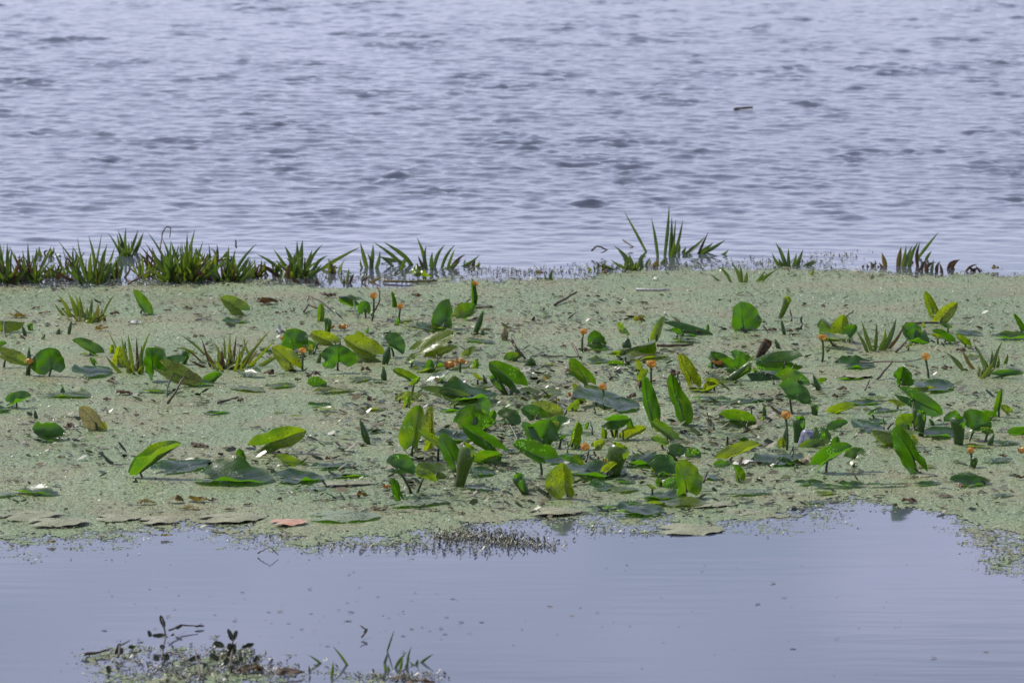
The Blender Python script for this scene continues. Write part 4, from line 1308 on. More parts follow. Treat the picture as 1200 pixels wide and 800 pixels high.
LB(284, 550, 280, 525, 20, C, 8, 30, 20, 4, .1, .1, 'small upright leaf standing behind the biggest flat dark leaf', h=0)
LB(292, 528, 359, 504, 34, C, 28, -18, 12, 14, .5, .3, 'bright ragged leaf arched over its own shadow, left front', h=.012, tear=.15)
LB(320, 537, 364, 551, 20, C, 56, 18, 18, 4, .5, .1, 'narrow bright leaf beyond the shiny flat pad, left front', h=.03)
LB(322, 560, 379, 558, 58, 'F', -5, 8, 10, 5, .0, .05, 'shiny grey flat pad right of the biggest flat dark leaf')
LB(368, 547, 412, 543, 30, 'F', -3, 6, 8, 0, .0, .1, 'thin grey pad beyond the shiny flat pad')
LB(380, 559, 432, 556, 22, 'F', 0, 6, 14, 0, .3, .1, 'thin green edged pad right of the shiny flat one')
LB(345, 573, 382, 571, 34, 'F', 0, 5, 5, 0, .1, .3, 'duckweed strewn small pad below the shiny flat one', dust=.35)
LB(366, 568, 440, 565, 26, 'F', 0, 5, 8, 0, .2, .3, 'long silted pad with a dark edge, left of the dark half rolled leaf', mat='tan')
LB(20, 574, 68, 579, 34, 'F', 3, 24, 18, 4, .2, .1, 'flat leaf with bright curled rims near the left front edge')
LB(-30, 580, 22, 578, 30, 'F', 0, 6, 8, 0, .0, .2, 'bluish pad sunk in duckweed at the left front edge', dust=.4)
LB(2, 606, 72, 600, 52, 'F', 0, 4, 5, 0, .1, .3, 'brown silted pad at the left, nearest the open water', mat='tan')
LB(34, 612, 106, 609, 56, 'F', 0, 4, 4, 0, .1, .3, 'wide silted pad overlapping the leftmost silted one', mat='tan')
LB(112, 606, 166, 606, 46, 'F', 0, 4, 4, 0, .1, .3, 'silted pad with a dark twig edge, left front', mat='tan')
LB(165, 610, 212, 607, 46, 'F', 0, 4, 4, 0, .1, .3, 'silted pad in front of the ochre rotting leaves', mat='tan')
LB(233, 608, 310, 604, 60, 'F', 0, 4, 4, 0, .1, .3, 'largest silted pad beside the pink leaf', mat='tan')
LB(362, 605, 446, 604, 70, 'F', 0, 4, 4, 0, .05, .3, 'broad green pad strewn with crumbs, right of the pink leaf', dust=.6)
LB(318, 612, 360, 610, 40, 'F', 0, 8, 8, 0, 0, 0, 'salmon pink dead leaf afloat at the near edge of the duckweed', mat='pink', dust=.32)
LB(620, 599, 682, 597, 46, 'F', 0, 4, 4, 0, .1, .3, 'lone silted pad in front of the dotted heart shaped leaf', mat='tan')
LB(768, 620, 850, 620, 68, 'F', 0, 3, 3, 0, .1, .3, 'tan pad poking out into the open water, right of centre', mat='tan', h=.0035)
LB(838, 601, 897, 598, 46, 'F', 0, 3, 3, 0, .1, .3, 'tan pad right of the one that pokes into open water', mat='tan', h=.0045)
LB(806, 592, 866, 589, 36, 'F', 0, 4, 4, 0, .1, .3, 'pinkish silted pad behind the two tan pads', mat='tan')
LB(452, 592, 522, 586, 40, 'F', 0, 5, 8, 0, .2, .3, 'green pad with a thin dark rim left of the lone silted pad', dust=.45)
LB(476, 583, 506, 585, 26, 'F', 0, 5, 5, 0, .1, .2, 'dark green pad in the shadow of the thin stalked leaf')
LB(820, 556, 842, 561, 22, 'F', 0, 8, 8, 0, .1, .2, 'small bluish leaf between the heart shaped leaf and the raised dark one')
LB(850, 577, 905, 575, 30, 'F', 0, 5, 8, 0, .1, .3, 'flat grey green pad below the short upright leaf over a shadow', dust=.3)
LB(812, 466, 858, 468, 22, 'F', 0, 8, 10, 0, .1, .2, 'thin dark leaf flat on the duckweed right of the second tall leaf')
LB(852, 473, 908, 466, 20, 'F', 0, 8, 10, 0, .2, .3, 'long thin flat leaf beyond the round cupped one')
LB(1020, 481, 1052, 480, 20, 'F', 0, 8, 8, 0, .3, .3, 'small flat leaf right of the small bright tilted one')

# --- thin edges of leaves that barely clear the duckweed
rl = random.Random(55)
n_edge = 0
while n_edge < 62:
    ex = rl.uniform(250, 1195); ey = 400 + 190 * rl.random() ** 0.8
    if ex < 520 and rl.random() < 0.5: continue
    if any(abs(ex - a) < 26 and abs(ey - b) < 5 for a, b in [(943, 515), (921, 515)]): continue
    L_ = rl.uniform(14, 40) * (ey + 343) / 900
    t_ = rl.uniform(-2.5, 2.5)
    kind = rl.random()
    hd = ('thin dark leaf edge sunk in duckweed' if kind < .4 else 'thin pale leaf edge sunk in duckweed' if kind < .7 else 'narrow yellowing leaf sunk in duckweed')
    lily(ex - L_ / 2, ey - t_, ex + L_ / 2, ey + t_, L_ * rl.uniform(.35, .6), 'F', rl.uniform(0, 9), rl.uniform(4, 22), rl.uniform(4, 22), rl.uniform(0, 10),
         yel=(.1 if kind < .7 else .8), dmg=rl.uniform(.1, .5), dust=(.0 if kind < .4 else .28 if kind < .7 else .1), label=whereabouts(ex, ey, hd), stalk=False)
    n_edge += 1

# --- small young leaves crowding the bigger ones
spots = [(515, 372), (440, 400), (410, 410), (740, 400), (820, 392), (985, 390), (590, 445), (545, 465), (640, 460), (700, 440), (500, 425), (560, 490), (600, 500), (650, 505), (520, 530), (560, 545), (700, 545),
         (730, 505), (765, 520), (830, 440), (880, 435), (920, 450), (860, 500), (800, 560), (770, 575), (850, 550), (920, 535), (960, 525), (985, 500), (1060, 500), (1090, 505), (1140, 500), (1080, 465), (1060, 400), (1120, 400),
         (200, 435), (130, 425), (350, 415), (690, 520), (620, 535), (880, 530), (470, 470), (660, 480), (745, 440)]
n_small = 0
while n_small < 88:
    cx_, cy_ = spots[n_small % len(spots)] if n_small < len(spots) else rl.choice(spots)
    ex, ey = cx_ + rl.gauss(0, 20), cy_ + rl.gauss(0, 8)
    if math.hypot(ex - 942, (ey - 515)) < 22 or ey > 588: continue
    sz = rl.uniform(11, 25) * (ey + 343) / 880
    an = rl.uniform(-1.25, 1.25) * (1 if rl.random() < .8 else .3)
    tx, ty = ex + sz * math.sin(an) * 1.1, ey - sz * math.cos(an) * 0.8 - 1
    yl = rl.choice((.05, .15, .3, .5, .85))
    steep = abs(an) < 0.6
    hd = ('small upright ' if steep else 'small slanting ') + ('yellow green leaf' if yl > .6 else 'green leaf' if yl > .2 else 'dark green leaf')
    lily(ex, ey, tx, ty, sz * rl.uniform(.5, .85), C, rl.uniform(-50, 50) if steep else rl.uniform(30, 70), rl.uniform(5, 40), rl.uniform(5, 40), rl.uniform(0, 16), yel=yl, dmg=rl.uniform(.1, .6), dust=rl.uniform(0, .12),
         h=(None if steep else rl.uniform(.004, .03)), label=whereabouts(ex, ey, hd))
    n_small += 1

# --- leaves still rolled
rolled(384, 396, 384, 372, 7, 'dark straight rolled leaf behind the yellow leaf that slants left', open_top=1)
rolled(556, 394, 566, 364, 7, 'dark rolled leaf leaning right in the far middle', open_top=.5)
rolled(565, 396, 566, 385, 5, 'short dark rolled leaf right at the foot of the leaning one in the far middle')
rolled(591, 402, 591, 383, 8, 'pale mottled rolled leaf standing right of the far middle pair', mat='mottle', open_top=.6)
rolled(912, 375, 923, 347, 6.5, 'brown green rolled leaf bent right in the far right duckweed', yel=.6, bendpx=1.5, open_top=1)
rolled(920, 396, 916, 374, 4.5, 'thin rolled leaf leaning left just below the brown green bent one')
rolled(734, 413, 736, 394, 11, 'dark pointed rolled leaf in front of the broad arched leaf', blunt=.05)
rolled(33, 443, 34, 407, 6, 'toothed dark rolled leaf behind the flower at the left edge')
rolled(14, 399, 7, 396, 4, 'stub of rolled leaf at the left edge of the far row')
rolled(31, 397, 26, 381, 4.5, 'dark rolled leaf right of the level yellow leaf at the left edge')
rolled(36, 390, 35, 379, 5.5, 'short blunt rolled leaf at far left', open_top=1)
rolled(67, 395, 70, 384, 5, 'short rolled leaf above the folded white leaf at left')
rolled(80, 395, 84, 375, 4, 'thin rolled leaf below the far left sword plant')
rolled(48, 401, 53, 391, 4, 'small leaning rolled leaf left of the folded white leaf')
rolled(73, 466, 73, 452, 5.5, 'dark rolled leaf standing on the thin floating leaf at left', blunt=.1)
rolled(450, 430, 456, 404, 9, 'dark pointed rolled leaf at the right of the yellow pile', blunt=.1)
rolled(450, 449, 450, 429, 7, 'lone toothed rolled leaf right of a small pale leaf, centre left')
rolled(372, 429, 376, 412, 5, 'brown rolled leaf left of the heart shaped blue green one', yel=.6)
rolled(432, 524, 422, 490, 8.5, 'lone dark pointed rolled leaf in the open duckweed left of centre', blunt=.12)
rolled(214, 430, 219, 410, 8, 'green rolled leaf behind the yellow propped one', open_top=1)
rolled(537, 574, 551, 519, 15, 'stout spotted rolled leaf at the front of the centre cluster', yel=.5, dmg=.5, open_top=1)
rolled(618, 583, 605, 556, 11, 'dark stub of rolled leaf alone in the front centre', open_top=1)
rolled(595, 465, 576, 440, 8, 'dark wedge shaped rolled leaf under the large leaning oval', blunt=.2, open_top=1)
rolled(599, 466, 600, 453, 4, 'short rolled leaf right of the dark wedge shaped one')
rolled(571, 454, 566, 438, 4.5, 'thin rolled leaf left of the large leaning oval')
rolled(614, 432, 626, 421, 9, 'short thick rolled leaf lying right of the folded brown stick', open_top=1)
rolled(717, 562, 728, 519, 19, 'broad rolled leaf with a torn top right of the dotted heart shaped leaf', yel=.5, dmg=.5, open_top=1)
rolled(708, 480, 714, 464, 6, 'dark rolled leaf right beside the stem of the flower left of the tall pair')
rolled(849, 449, 881, 427, 9, 'pale ribbed rolled leaf slanting up right towards the dead stick', open_top=1, yel=.4)
rolled(886, 424, 900, 398, 9, 'brown rolled leaf slanting over the broad teal one', mat='dead', open_top=1)
rolled(914, 412, 908, 397, 5, 'small dark rolled leaf right of the brown slanting one')
rolled(896, 491, 895, 475, 5, 'dark nubby rolled leaf right of the round cupped one')
rolled(934, 522, 937, 488, 11, 'dark thick rolled leaf right behind the lilac bottle', open_top=1)
rolled(918, 527, 922, 500, 6, 'thin green rolled leaf hard against the stem of the flower by the bottle')
rolled(955, 490, 955, 473, 7, 'dark stub right of the pale stalked leaf, right middle', open_top=1)
rolled(961, 461, 953, 438, 6, 'dark slanting rolled leaf at the end of the dark leaf, right middle', blunt=.1)
rolled(1124, 525, 1123, 486, 13, 'thickest upright rolled leaf, cut square at the top, right side', open_top=1)
rolled(1079, 515, 1080, 481, 8, 'front one of the two quills carrying the dark sloping leaf', open_top=1)
rolled(1073, 508, 1075, 478, 8, 'rear one of the two quills carrying the dark sloping leaf', open_top=1)
rolled(1060, 455, 1060, 441, 8, 'small pointed rolled leaf in front of the round teal cupped one', blunt=.05)
rolled(1157, 526, 1165, 508, 6, 'dark leaning rolled leaf below the pale glossy one at right')
rolled(1138, 552, 1143, 536, 7, 'green rolled leaf touching the stem of the nearest right flower', open_top=1)
rolled(933, 553, 933, 543, 6, 'short dark rolled leaf in front of the silt stained one', blunt=.2)
rolled(1013, 553, 1000, 550, 4, 'thin brown rolled leaf right of the white streaked leaf', mat='dead')
rolled(43, 494, 41, 480, 5, 'dark nubby rolled leaf rising behind the silvery curled leaf, left side')
rolled(156, 438, 158, 428, 6, 'dark stub in front of the grass like plant at left')
rolled(1023, 452, 1024, 447, 5, 'tiny dark stub left of the round teal cupped leaf')

# --- flowers
flower(438, 350, (434, 377), 'yellow flower farthest back, beside a curved brown stem', 1.15)
flower(469, 362, (469, 380), 'small yellow flower right of the farthest one, over a flat yellow leaf', 1.0)
flower(556, 335, (557, 358), 'orange flower pressed against a narrow upright leaf at the back', 1.0)
flower(402, 384, (402, 388), 'low yellow flower resting on the duckweed, right one of two', 1.0, wilt=True)
flower(388, 384, (388, 388), 'low yellow flower on the duckweed, left one of two', .8, wilt=True)
flower(335, 398, (336, 412), 'round orange flower before the dark green leaf, centre left', 1.2, wilt=True)
flower(355, 414, (355, 435), 'orange flower on a straight stem right of the bright yellow leaf', 1.05)
flower(683, 392, (684, 414), 'lone tidy orange flower on a straight stem, upper right of centre', 1.05)
flower(528, 429, (528, 434), 'withered orange flower, left one of two on the wide leaf', 1.25, wilt=True)
flower(540, 425, (541, 437), 'withered orange flower, right one of two on the wide leaf', 1.25, wilt=True)
flower(34, 427, (32, 441), 'orange flower at the end of the yellow leaf near the left edge', 1.05)
flower(707, 457, (709, 481), 'orange flower over the big blue grey leaf left of the tall pair', 1.1)
flower(763, 431, (763, 451), 'flat orange flower just behind the first tall pointed leaf', 1.3)
flower(841, 426, (842, 433), 'ragged withered flower before the broad teal leaf', 1.3, wilt=True)
flower(964, 399, (962, 425), 'orange flower on a straight stem under the bunch of leaves at right', 1.2)
flower(921, 491, (921, 528), 'orange flower on the tallest stem beside the lilac bottle', 1.2)
flower(1085, 422, (1088, 444), 'orange flower above a pale flat leaf, joined by a long bent stem', 1.15)
flower(1138, 531, (1138, 548), 'nearest orange flower at the right front, with a green quill', .95)
flower(686, 528, (688, 534), 'fallen orange flower lying on the wide silvery leaf', 1.15)
flower(713, 542, (714, 546), 'half hidden orange flower behind the broad rolled leaf', 1.0, wilt=True)
flower(1199, 529, (1199, 537), 'pale flower cut by the right edge of the view', 1.0, wilt=True)
flower(672, 465, (672, 468), 'yellow brown rotten flower under the long green leaf right of centre', 1.1, wilt=True)
flower(453, 571, (454, 574), 'brown bud beside the thin stalk, front centre left', .7, wilt=True)

# ---------------------------------------------------------------- sword leaved plants along the far edge
clump(4, 331, 'tall sword plant cut by the left edge of the view', fan=(16, 20, 48, 3), swords=[(5, 331, 1, 285, 7), (9, 331, 14, 292, 6), (2, 331, -6, 290, 7)], seed=1, w=6.5)
clump(38, 330, 'brownish sword plant second from the left along the far edge', swords=[(36, 330, 11, 288, 5), (33, 330, 27, 292, 5), (38, 330, 33, 284, 6), (41, 330, 60, 288, 5), (44, 330, 56, 296, 4), (30, 330, 22, 300, 4), (39, 330, 44, 291, 6), (27, 330, 18, 306, 4)],
      fan=(14, 20, 36, 3), seed=2, w=5.5, dead=.3)
clump(110, 331, 'wide sword plant with dead leaves, third from the left along the far edge',
      swords=[(112, 331, 103, 276, 6, 3), (116, 331, 126, 285, 7), (108, 330, 107, 296, 8), (120, 330, 134, 290, 6), (100, 328, 84, 288, 5, 2), (96, 322, 68, 282, 4), (94, 330, 70, 312, 5), (104, 330, 91, 278, 4),
              (124, 328, 150, 288, 5), (130, 328, 146, 310, 5), (86, 331, 54, 312, 4, 0, 'd'), (90, 331, 66, 318, 5, 0, 'd'), (108, 331, 119, 274, 4), (113, 331, 122, 292, 8)],
      fan=(18, 26, 38, 4), seed=3, w=6.5, dead=.25)
clump(149, 300, 'sword plant standing farther out in the lake behind the third one',
      swords=[(148, 300, 148, 267, 6), (142, 300, 126, 273, 5), (146, 300, 138, 270, 6), (152, 300, 162, 269, 7), (156, 298, 168, 272, 6), (141, 300, 137, 274, 5), (158, 298, 166, 285, 6)], fan=(8, 12, 22, 3), seed=4, w=6)
clump(212, 329, 'biggest and densest sword plant at left centre of the far edge',
      swords=[(214, 328, 219, 272, 6), (205, 326, 190, 280, 6), (210, 326, 200, 282, 7), (218, 326, 229, 268, 6), (224, 326, 238, 282, 6), (200, 324, 172, 272, 5, 3), (205, 328, 183, 286, 6), (228, 326, 244, 296, 6),
              (195, 322, 164, 288, 5, 0, 'd'), (196, 320, 170, 284, 4, 0, 'd')],
      fan=(46, 34, 50, 4), seed=5, w=7.5, dead=.1)
clump(212, 330, 'low bright green shoots at the foot of the biggest sword plant', fan=(16, 28, 24, 2), seed=6, w=6, yel=.7, dead=0)
clump(266, 329, 'sword plant right of the biggest one, with arching tips',
      swords=[(258, 328, 242, 296, 7), (262, 328, 268, 292, 7), (268, 326, 276, 292, 6), (272, 326, 301, 286, 5, -3), (276, 326, 292, 300, 6), (256, 328, 244, 306, 7), (280, 326, 300, 304, 5), (266, 326, 268, 288, 6)],
      fan=(22, 30, 34, 4), seed=7, w=7, dead=.1)
clump(346, 325, 'spreading sword plant in the left middle of the far edge',
      swords=[(352, 321, 355, 281, 9), (350, 321, 348, 282, 7), (345, 321, 333, 288, 8, 2), (340, 322, 320, 292, 7), (336, 324, 300, 298, 6, 3), (360, 320, 379, 287, 6, -4), (356, 321, 366, 292, 7), (366, 320, 385, 300, 6, -4),
              (372, 318, 398, 304, 6), (380, 312, 423, 289, 5), (344, 325, 330, 306, 7), (334, 326, 316, 318, 5)],
      fan=(22, 36, 34, 4), seed=8, w=7, dead=.08)
clump(433, 317, 'small clump of three upright swords left of a pointed leaf, far edge', swords=[(430, 316, 422, 284, 7), (434, 316, 437, 286, 7), (440, 316, 445, 294, 7), (436, 316, 430, 297, 6), (426, 316, 423, 304, 4)], seed=9, w=6)
clump(468, 313, 'long sword leaves sprawling left of the upright middle clump, far edge', swords=[(476, 314, 437, 284, 6, 2), (480, 306, 449, 284, 7, 2), (474, 308, 444, 300, 6), (484, 312, 462, 290, 8, 2), (462, 314, 446, 302, 5), (470, 318, 478, 302, 6)], seed=10, w=6.5)
clump(503, 318, 'clump of upright swords in the middle of the far edge, pale inside',
      swords=[(500, 316, 488, 278, 6, 2), (500, 318, 500, 288, 8), (506, 318, 507, 295, 8), (509, 314, 522, 287, 6, -3), (517, 316, 534, 287, 5, -3), (524, 314, 533, 292, 6), (520, 317, 540, 304, 7), (538, 314, 562, 298, 5), (536, 313, 558, 309, 5),
              (528, 315, 546, 298, 5, -2, 'd'), (497, 316, 490, 300, 5, 0, 'd')], seed=11, w=7)
clump(766, 303, 'tallest sword plant, with long thin upright blades out in the lake',
      swords=[(758, 297, 731, 247, 4.5), (771, 304, 763, 255, 5, 1), (779, 300, 784, 240, 5.5), (785, 302, 787, 254, 6), (789, 300, 792, 257, 4.5), (791, 300, 800, 257, 6), (787, 302, 785, 270, 7), (794, 298, 796, 284, 5), (786, 303, 790, 280, 7)], seed=12, w=6)
clump(812, 301, 'low sword plant fanned to the right of the tallest one',
      swords=[(800, 299, 826, 277, 8), (803, 300, 822, 284, 6), (816, 299, 836, 284, 6), (822, 298, 850, 281, 6), (818, 299, 830, 272, 4, 0, 'd'), (799, 298, 804, 289, 5), (820, 300, 834, 290, 7), (842, 300, 854, 292, 5)], seed=13, w=6)
clump(737, 316, 'dark low sword plant with drooping tips left of the tallest one',
      swords=[(742, 314, 718, 288, 5, 3), (738, 314, 724, 294, 7, 2), (734, 314, 716, 304, 6), (742, 315, 738, 298, 9), (752, 315, 752, 298, 9), (758, 314, 762, 302, 8), (766, 315, 772, 303, 9, 0, 'o'), (724, 318, 706, 308, 6), (720, 318, 700, 310, 4, 0, 'd'), (774, 310, 778, 302, 7), (750, 312, 757, 295, 7)], fan=(8, 12, 18, 3), seed=14, w=6)
clump(925, 315, 'small sword plant on the far edge right of the middle',
      swords=[(917, 314, 905, 296, 5), (920, 314, 908, 284, 6, 2), (922, 314, 914, 289, 6), (925, 314, 924, 291, 6), (928, 314, 933, 296, 6), (932, 313, 941, 292, 6), (936, 312, 940, 298, 5), (918, 314, 912, 302, 5), (940, 314, 955, 304, 6), (944, 313, 958, 306, 5)], seed=15, w=6)
clump(868, 334, 'low sword plant on the duckweed before the far edge, right of the middle',
      swords=[(848, 332, 832, 320, 4), (857, 333, 840, 312, 5, 3), (868, 333, 857, 308, 6, 2), (869, 334, 868, 311, 7), (872, 334, 875, 318, 7), (884, 333, 896, 317, 6), (888, 332, 910, 316, 5), (892, 330, 903, 322, 5)], seed=16, w=6)
clump(1062, 316, 'sword plant with yellow brown blades at the right of the far edge',
      swords=[(1053, 314, 1056, 289, 9, 0, 'o'), (1057, 314, 1062, 287, 6), (1060, 315, 1069, 288, 7), (1065, 314, 1077, 284, 7, -3), (1074, 304, 1100, 272, 6), (1084, 306, 1092, 294, 5), (1076, 314, 1079, 284, 6, -3, 'd'), (1070, 310, 1063, 299, 6, 0, 'd')], seed=17, w=6)
clump(1037, 314, 'single ochre blade standing left of the yellow brown sword plant', swords=[(1038, 314, 1033, 296, 8, 1, 'o'), (1034, 315, 1030, 308, 5, 0, 'd')], seed=18, w=6)
clump(1090, 321, 'dead brown stubble right of the yellow brown sword plant', swords=[(1074, 319, 1080, 306, 6, 2, 'd'), (1080, 320, 1086, 304, 6, -2, 'd'), (1086, 321, 1084, 306, 7, 0, 'd'), (1092, 321, 1094, 304, 6, 0), (1098, 321, 1102, 306, 6, -2, 'd'), (1104, 322, 1101, 308, 6, 0, 'd'), (1084, 319, 1098, 308, 5, -4, 'd')], seed=19, w=6)
clump(1118, 318, 'curled dead brown blades farthest right along the far edge', swords=[(1110, 317, 1122, 305, 6, -3, 'd'), (1114, 318, 1126, 304, 6, -3, 'd'), (1118, 318, 1112, 307, 6, 0, 'd'), (1130, 320, 1146, 310, 6, -3, 'd'), (1136, 320, 1150, 316, 5, -3, 'd'), (1144, 320, 1134, 312, 5, 0, 'd'), (1150, 321, 1143, 311, 4, 0, 'd')], seed=20, w=6)
clump(164, 312, 'dead brown sword leaves tangled between the third plant and the biggest one', swords=[(182, 318, 160, 296, 5, 2, 'd'), (176, 318, 168, 300, 5, 0, 'd'), (184, 314, 164, 304, 4, 0, 'd'), (188, 318, 178, 290, 5, 0, 'd'), (170, 324, 152, 332, 4, 0, 'd')], seed=21, w=5)
clump(382, 332, 'dead brown stumps standing in the open lead at the far edge', swords=[(352, 333, 340, 325, 8, 0, 'd'), (364, 334, 356, 326, 8, 0, 'd'), (372, 335, 371, 327, 8, 0, 'd'), (406, 333, 409, 314, 5, 0), (409, 334, 415, 320, 5, 0, 'd'), (403, 334, 403, 326, 5, 0, 'd'), (424, 334, 434, 322, 7, 0, 'd'), (430, 333, 448, 324, 5, 0, 'o')], seed=22, w=6)
clump(645, 331, 'tiny two bladed sprout on the duckweed near the far edge', swords=[(645, 331, 649, 315, 6), (643, 331, 638, 320, 4), (647, 331, 646, 322, 5)], seed=23)
clump(951, 325, 'tiny bright sprout right of the small far edge sword plant', swords=[(950, 325, 954, 314, 5), (948, 325, 944, 323, 4), (952, 325, 952, 318, 5)], seed=24, yel=.6)
clump(1021, 330, 'single tiny blade on the duckweed at right near the far edge', swords=[(1021, 330, 1022, 320, 4)], seed=25)
# low growth that joins the far clumps into one ragged fringe
for i, (x, y, n, sp, ht) in enumerate([(20, 328, 9, 14, 26), (60, 326, 10, 18, 24), (84, 320, 10, 16, 34), (136, 326, 12, 16, 30), (172, 324, 12, 18, 34), (240, 322, 12, 16, 38), (296, 325, 10, 18, 26), (318, 322, 8, 14, 22), (394, 320, 6, 14, 20), (56, 300, 5, 12, 16), (254, 306, 7, 18, 20), (550, 312, 4, 12, 12), (700, 316, 4, 14, 12), (1020, 312, 4, 16, 10)]):
    clump(x, y, whereabouts(x, y, 'low ragged tuft of sword leaves'), fan=(n, sp, ht, 5), seed=60 + i, w=5.5, yel=.45, dead=.35)
# plants rooted among the lily leaves
clump(100, 378, 'bushy sword plant alone on the far left duckweed',
      swords=[(80, 373, 64, 355, 6), (84, 373, 67, 345, 6, 2), (90, 374, 79, 343, 8, 2), (94, 374, 88, 345, 7), (98, 375, 93, 346, 7), (105, 376, 108, 348, 6), (110, 375, 116, 356, 6, 0, 'o'), (121, 370, 136, 344, 5), (118, 376, 120, 362, 5, 0, 'd'),
              (104, 378, 96, 362, 7), (86, 375, 72, 362, 6), (124, 380, 121, 366, 5, 0, 'd'), (100, 376, 102, 360, 7)], fan=(12, 20, 20, 2), seed=26, w=6, yel=.5)
clump(158, 438, 'dark grass like plant between the pale glossy leaf and the blue green leaf at left',
      swords=[(148, 434, 142, 394, 6), (156, 438, 150, 391, 7), (162, 438, 160, 395, 5, 0, 'd'), (160, 430, 176, 388, 5), (140, 424, 126, 388, 3), (165, 438, 166, 405, 7), (146, 440, 124, 416, 7), (152, 436, 146, 408, 6), (166, 432, 170, 402, 5)], fan=(8, 14, 26, 2), seed=27, w=6, yel=.45)
clump(268, 434, 'large pale green grass like plant left of the two small flowers',
      swords=[(264, 433, 262, 392, 6), (270, 433, 270, 391, 6), (276, 434, 291, 398, 9, 0), (282, 434, 317, 387, 5, -2), (290, 432, 324, 397, 6), (300, 432, 331, 414, 7), (262, 432, 250, 400, 6), (254, 436, 242, 412, 6, 0, 'o'), (248, 434, 236, 396, 4, 0, 'd'),
              (244, 420, 212, 393, 4, 2), (240, 428, 210, 406, 4, 3, 'd'), (258, 432, 256, 406, 6), (286, 430, 302, 410, 7, 0, 'o'), (272, 434, 277, 392, 4, 0, 'd'), (234, 418, 206, 408, 4, 3), (246, 434, 222, 422, 5, 0, 'd'), (294, 420, 286, 395, 4), (280, 434, 306, 400, 7)],
      fan=(16, 34, 30, 3), seed=28, w=6, yel=.5, dead=.2)
clump(1026, 414, 'sword leaved plant standing right of the bunch of leaves at right',
      swords=[(1022, 414, 1010, 376, 8, -1), (1025, 414, 1027, 378, 6), (1032, 413, 1037, 384, 7), (1034, 413, 1050, 373, 9, 2), (1038, 412, 1060, 379, 6, 2, 'd'), (1018, 416, 1003, 388, 7, 2), (1042, 410, 1052, 396, 5), (1030, 414, 1040, 392, 8)], seed=29, w=8)
clump(1152, 442, 'loose sword plant with pale shoots near the right edge',
      swords=[(1154, 436, 1141, 403, 7, 2), (1160, 434, 1162, 409, 6), (1164, 434, 1175, 400, 7), (1176, 430, 1181, 414, 6), (1134, 438, 1112, 414, 6), (1144, 436, 1128, 408, 6, -2, 'o'), (1148, 447, 1166, 420, 8), (1158, 434, 1150, 418, 6), (1168, 434, 1170, 416, 6), (1130, 432, 1106, 412, 4)], fan=(6, 14, 18, 2), seed=30, w=7)
# near left shore plants
clump(374, 786, 'short bent green shoots at the bottom, left of the bottom reed tuft', swords=[(380, 780, 361, 767, 5), (378, 783, 367, 778, 4), (409, 782, 390, 757, 4), (388, 796, 390, 774, 5), (375, 784, 368, 790, 5), (408, 782, 402, 795, 4)], seed=31, w=5, group='shoots in the open water at the bottom')
clump(470, 790, 'tuft of thin green reeds at the bottom of the view',
      swords=[(450, 780, 454, 764, 5), (453, 766, 462, 738, 3), (452, 790, 449, 776, 4), (462, 786, 477, 764, 5), (468, 788, 472, 768, 5), (478, 782, 483, 757, 4), (474, 786, 480, 770, 4), (490, 779, 508, 766, 4), (488, 782, 490, 772, 6), (458, 788, 456, 778, 4), (492, 784, 480, 774, 5)], seed=32, w=5, group='shoots in the open water at the bottom')

# ---------------------------------------------------------------- dead leaves, scraps, sticks
def sc_(px, py, w, h, label=None, **k):
    return scrap(px, py, w, h, label or whereabouts(px, py, 'small brown shrivelled scrap'), **k)


scrap(313, 351, 26, 13, 'brown crumpled dead leaf right of the tilted far left leaf')
scrap(385, 345, 14, 8, 'dark brown curled leaf left of the arched leaf in the far row')
scrap(388, 345, 12, 8, 'grey brown shrivelled leaf touching the arched leaf of the far row')
scrap(146, 459, 20, 8, 'brown crumpled dead leaf alone in the left duckweed', name='withered_leaf')
scrap(125, 467, 10, 6, 'small brown knot left of the lone brown crumpled dead leaf')
scrap(84, 498, 15, 10, 'round brown curled leaf between the silvery leaf and the mottled one')
scrap(119, 383, 16, 10, 'ochre shrivelled leaf below the bushy far left sword plant', mat='ochre')
scrap(20, 368, 26, 9, 'dark rotten leaf above the level yellow leaf at the left edge', mat='ochre')
scrap(205, 584, 22, 11, 'ochre rotting leaf, left one of three near the front water', mat='ochre')
scrap(230, 583, 26, 11, 'ochre rotting leaf, right one of three near the front water', mat='ochre')
scrap(170, 587, 22, 8, 'dark green rotting leaf left of the ochre ones', mat='ochre')
scrap(222, 594, 24, 5, 'brown flattened leaf below the ochre rotting ones', mat='ochre')
scrap(60, 634, 12, 6, 'small ochre leaf tip at the near edge of the duckweed, far left', mat='ochre')
scrap(195, 626, 14, 6, 'small dark yellow leaf tip at the near edge of the duckweed, left', mat='ochre')
scrap(424, 578, 14, 11, 'knobbly olive bud on the dark rimmed pad, front left of centre', mat='ochre')
scrap(445, 594, 22, 6, 'flat rust coloured scrap on the pad right of the knobbly bud')
scrap(629, 464, 12, 8, 'brown curled bit under the wide yellow green leaf, centre', mat='ochre')
scrap(614, 467, 10, 4, 'tan flat bit left of the brown curled one, centre', mat='ochre')
scrap(585, 517, 9, 9, 'reddish black seed pod beside the grey leaf with a white corner')
scrap(685, 409, 12, 8, 'black curled scrap right of the lone tidy orange flower', mat='dead')
scrap(640, 442, 9, 11, 'pale dried bract standing beyond the wide yellow green leaf', mat='mottle')
scrap(652, 468, 8, 8, 'orange brown husk left of the rotten flower', mat='ochre')
scrap(750, 450, 9, 16, 'dark withered flower head left of the first tall pointed leaf')
scrap(792, 436, 14, 12, 'dark withered flower head behind the second tall pointed leaf')
scrap(740, 463, 12, 10, 'brown withered stub left of the first tall pointed leaf')
scrap(777, 504, 8, 7, 'black round scrap between the feet of the tall pointed pair')
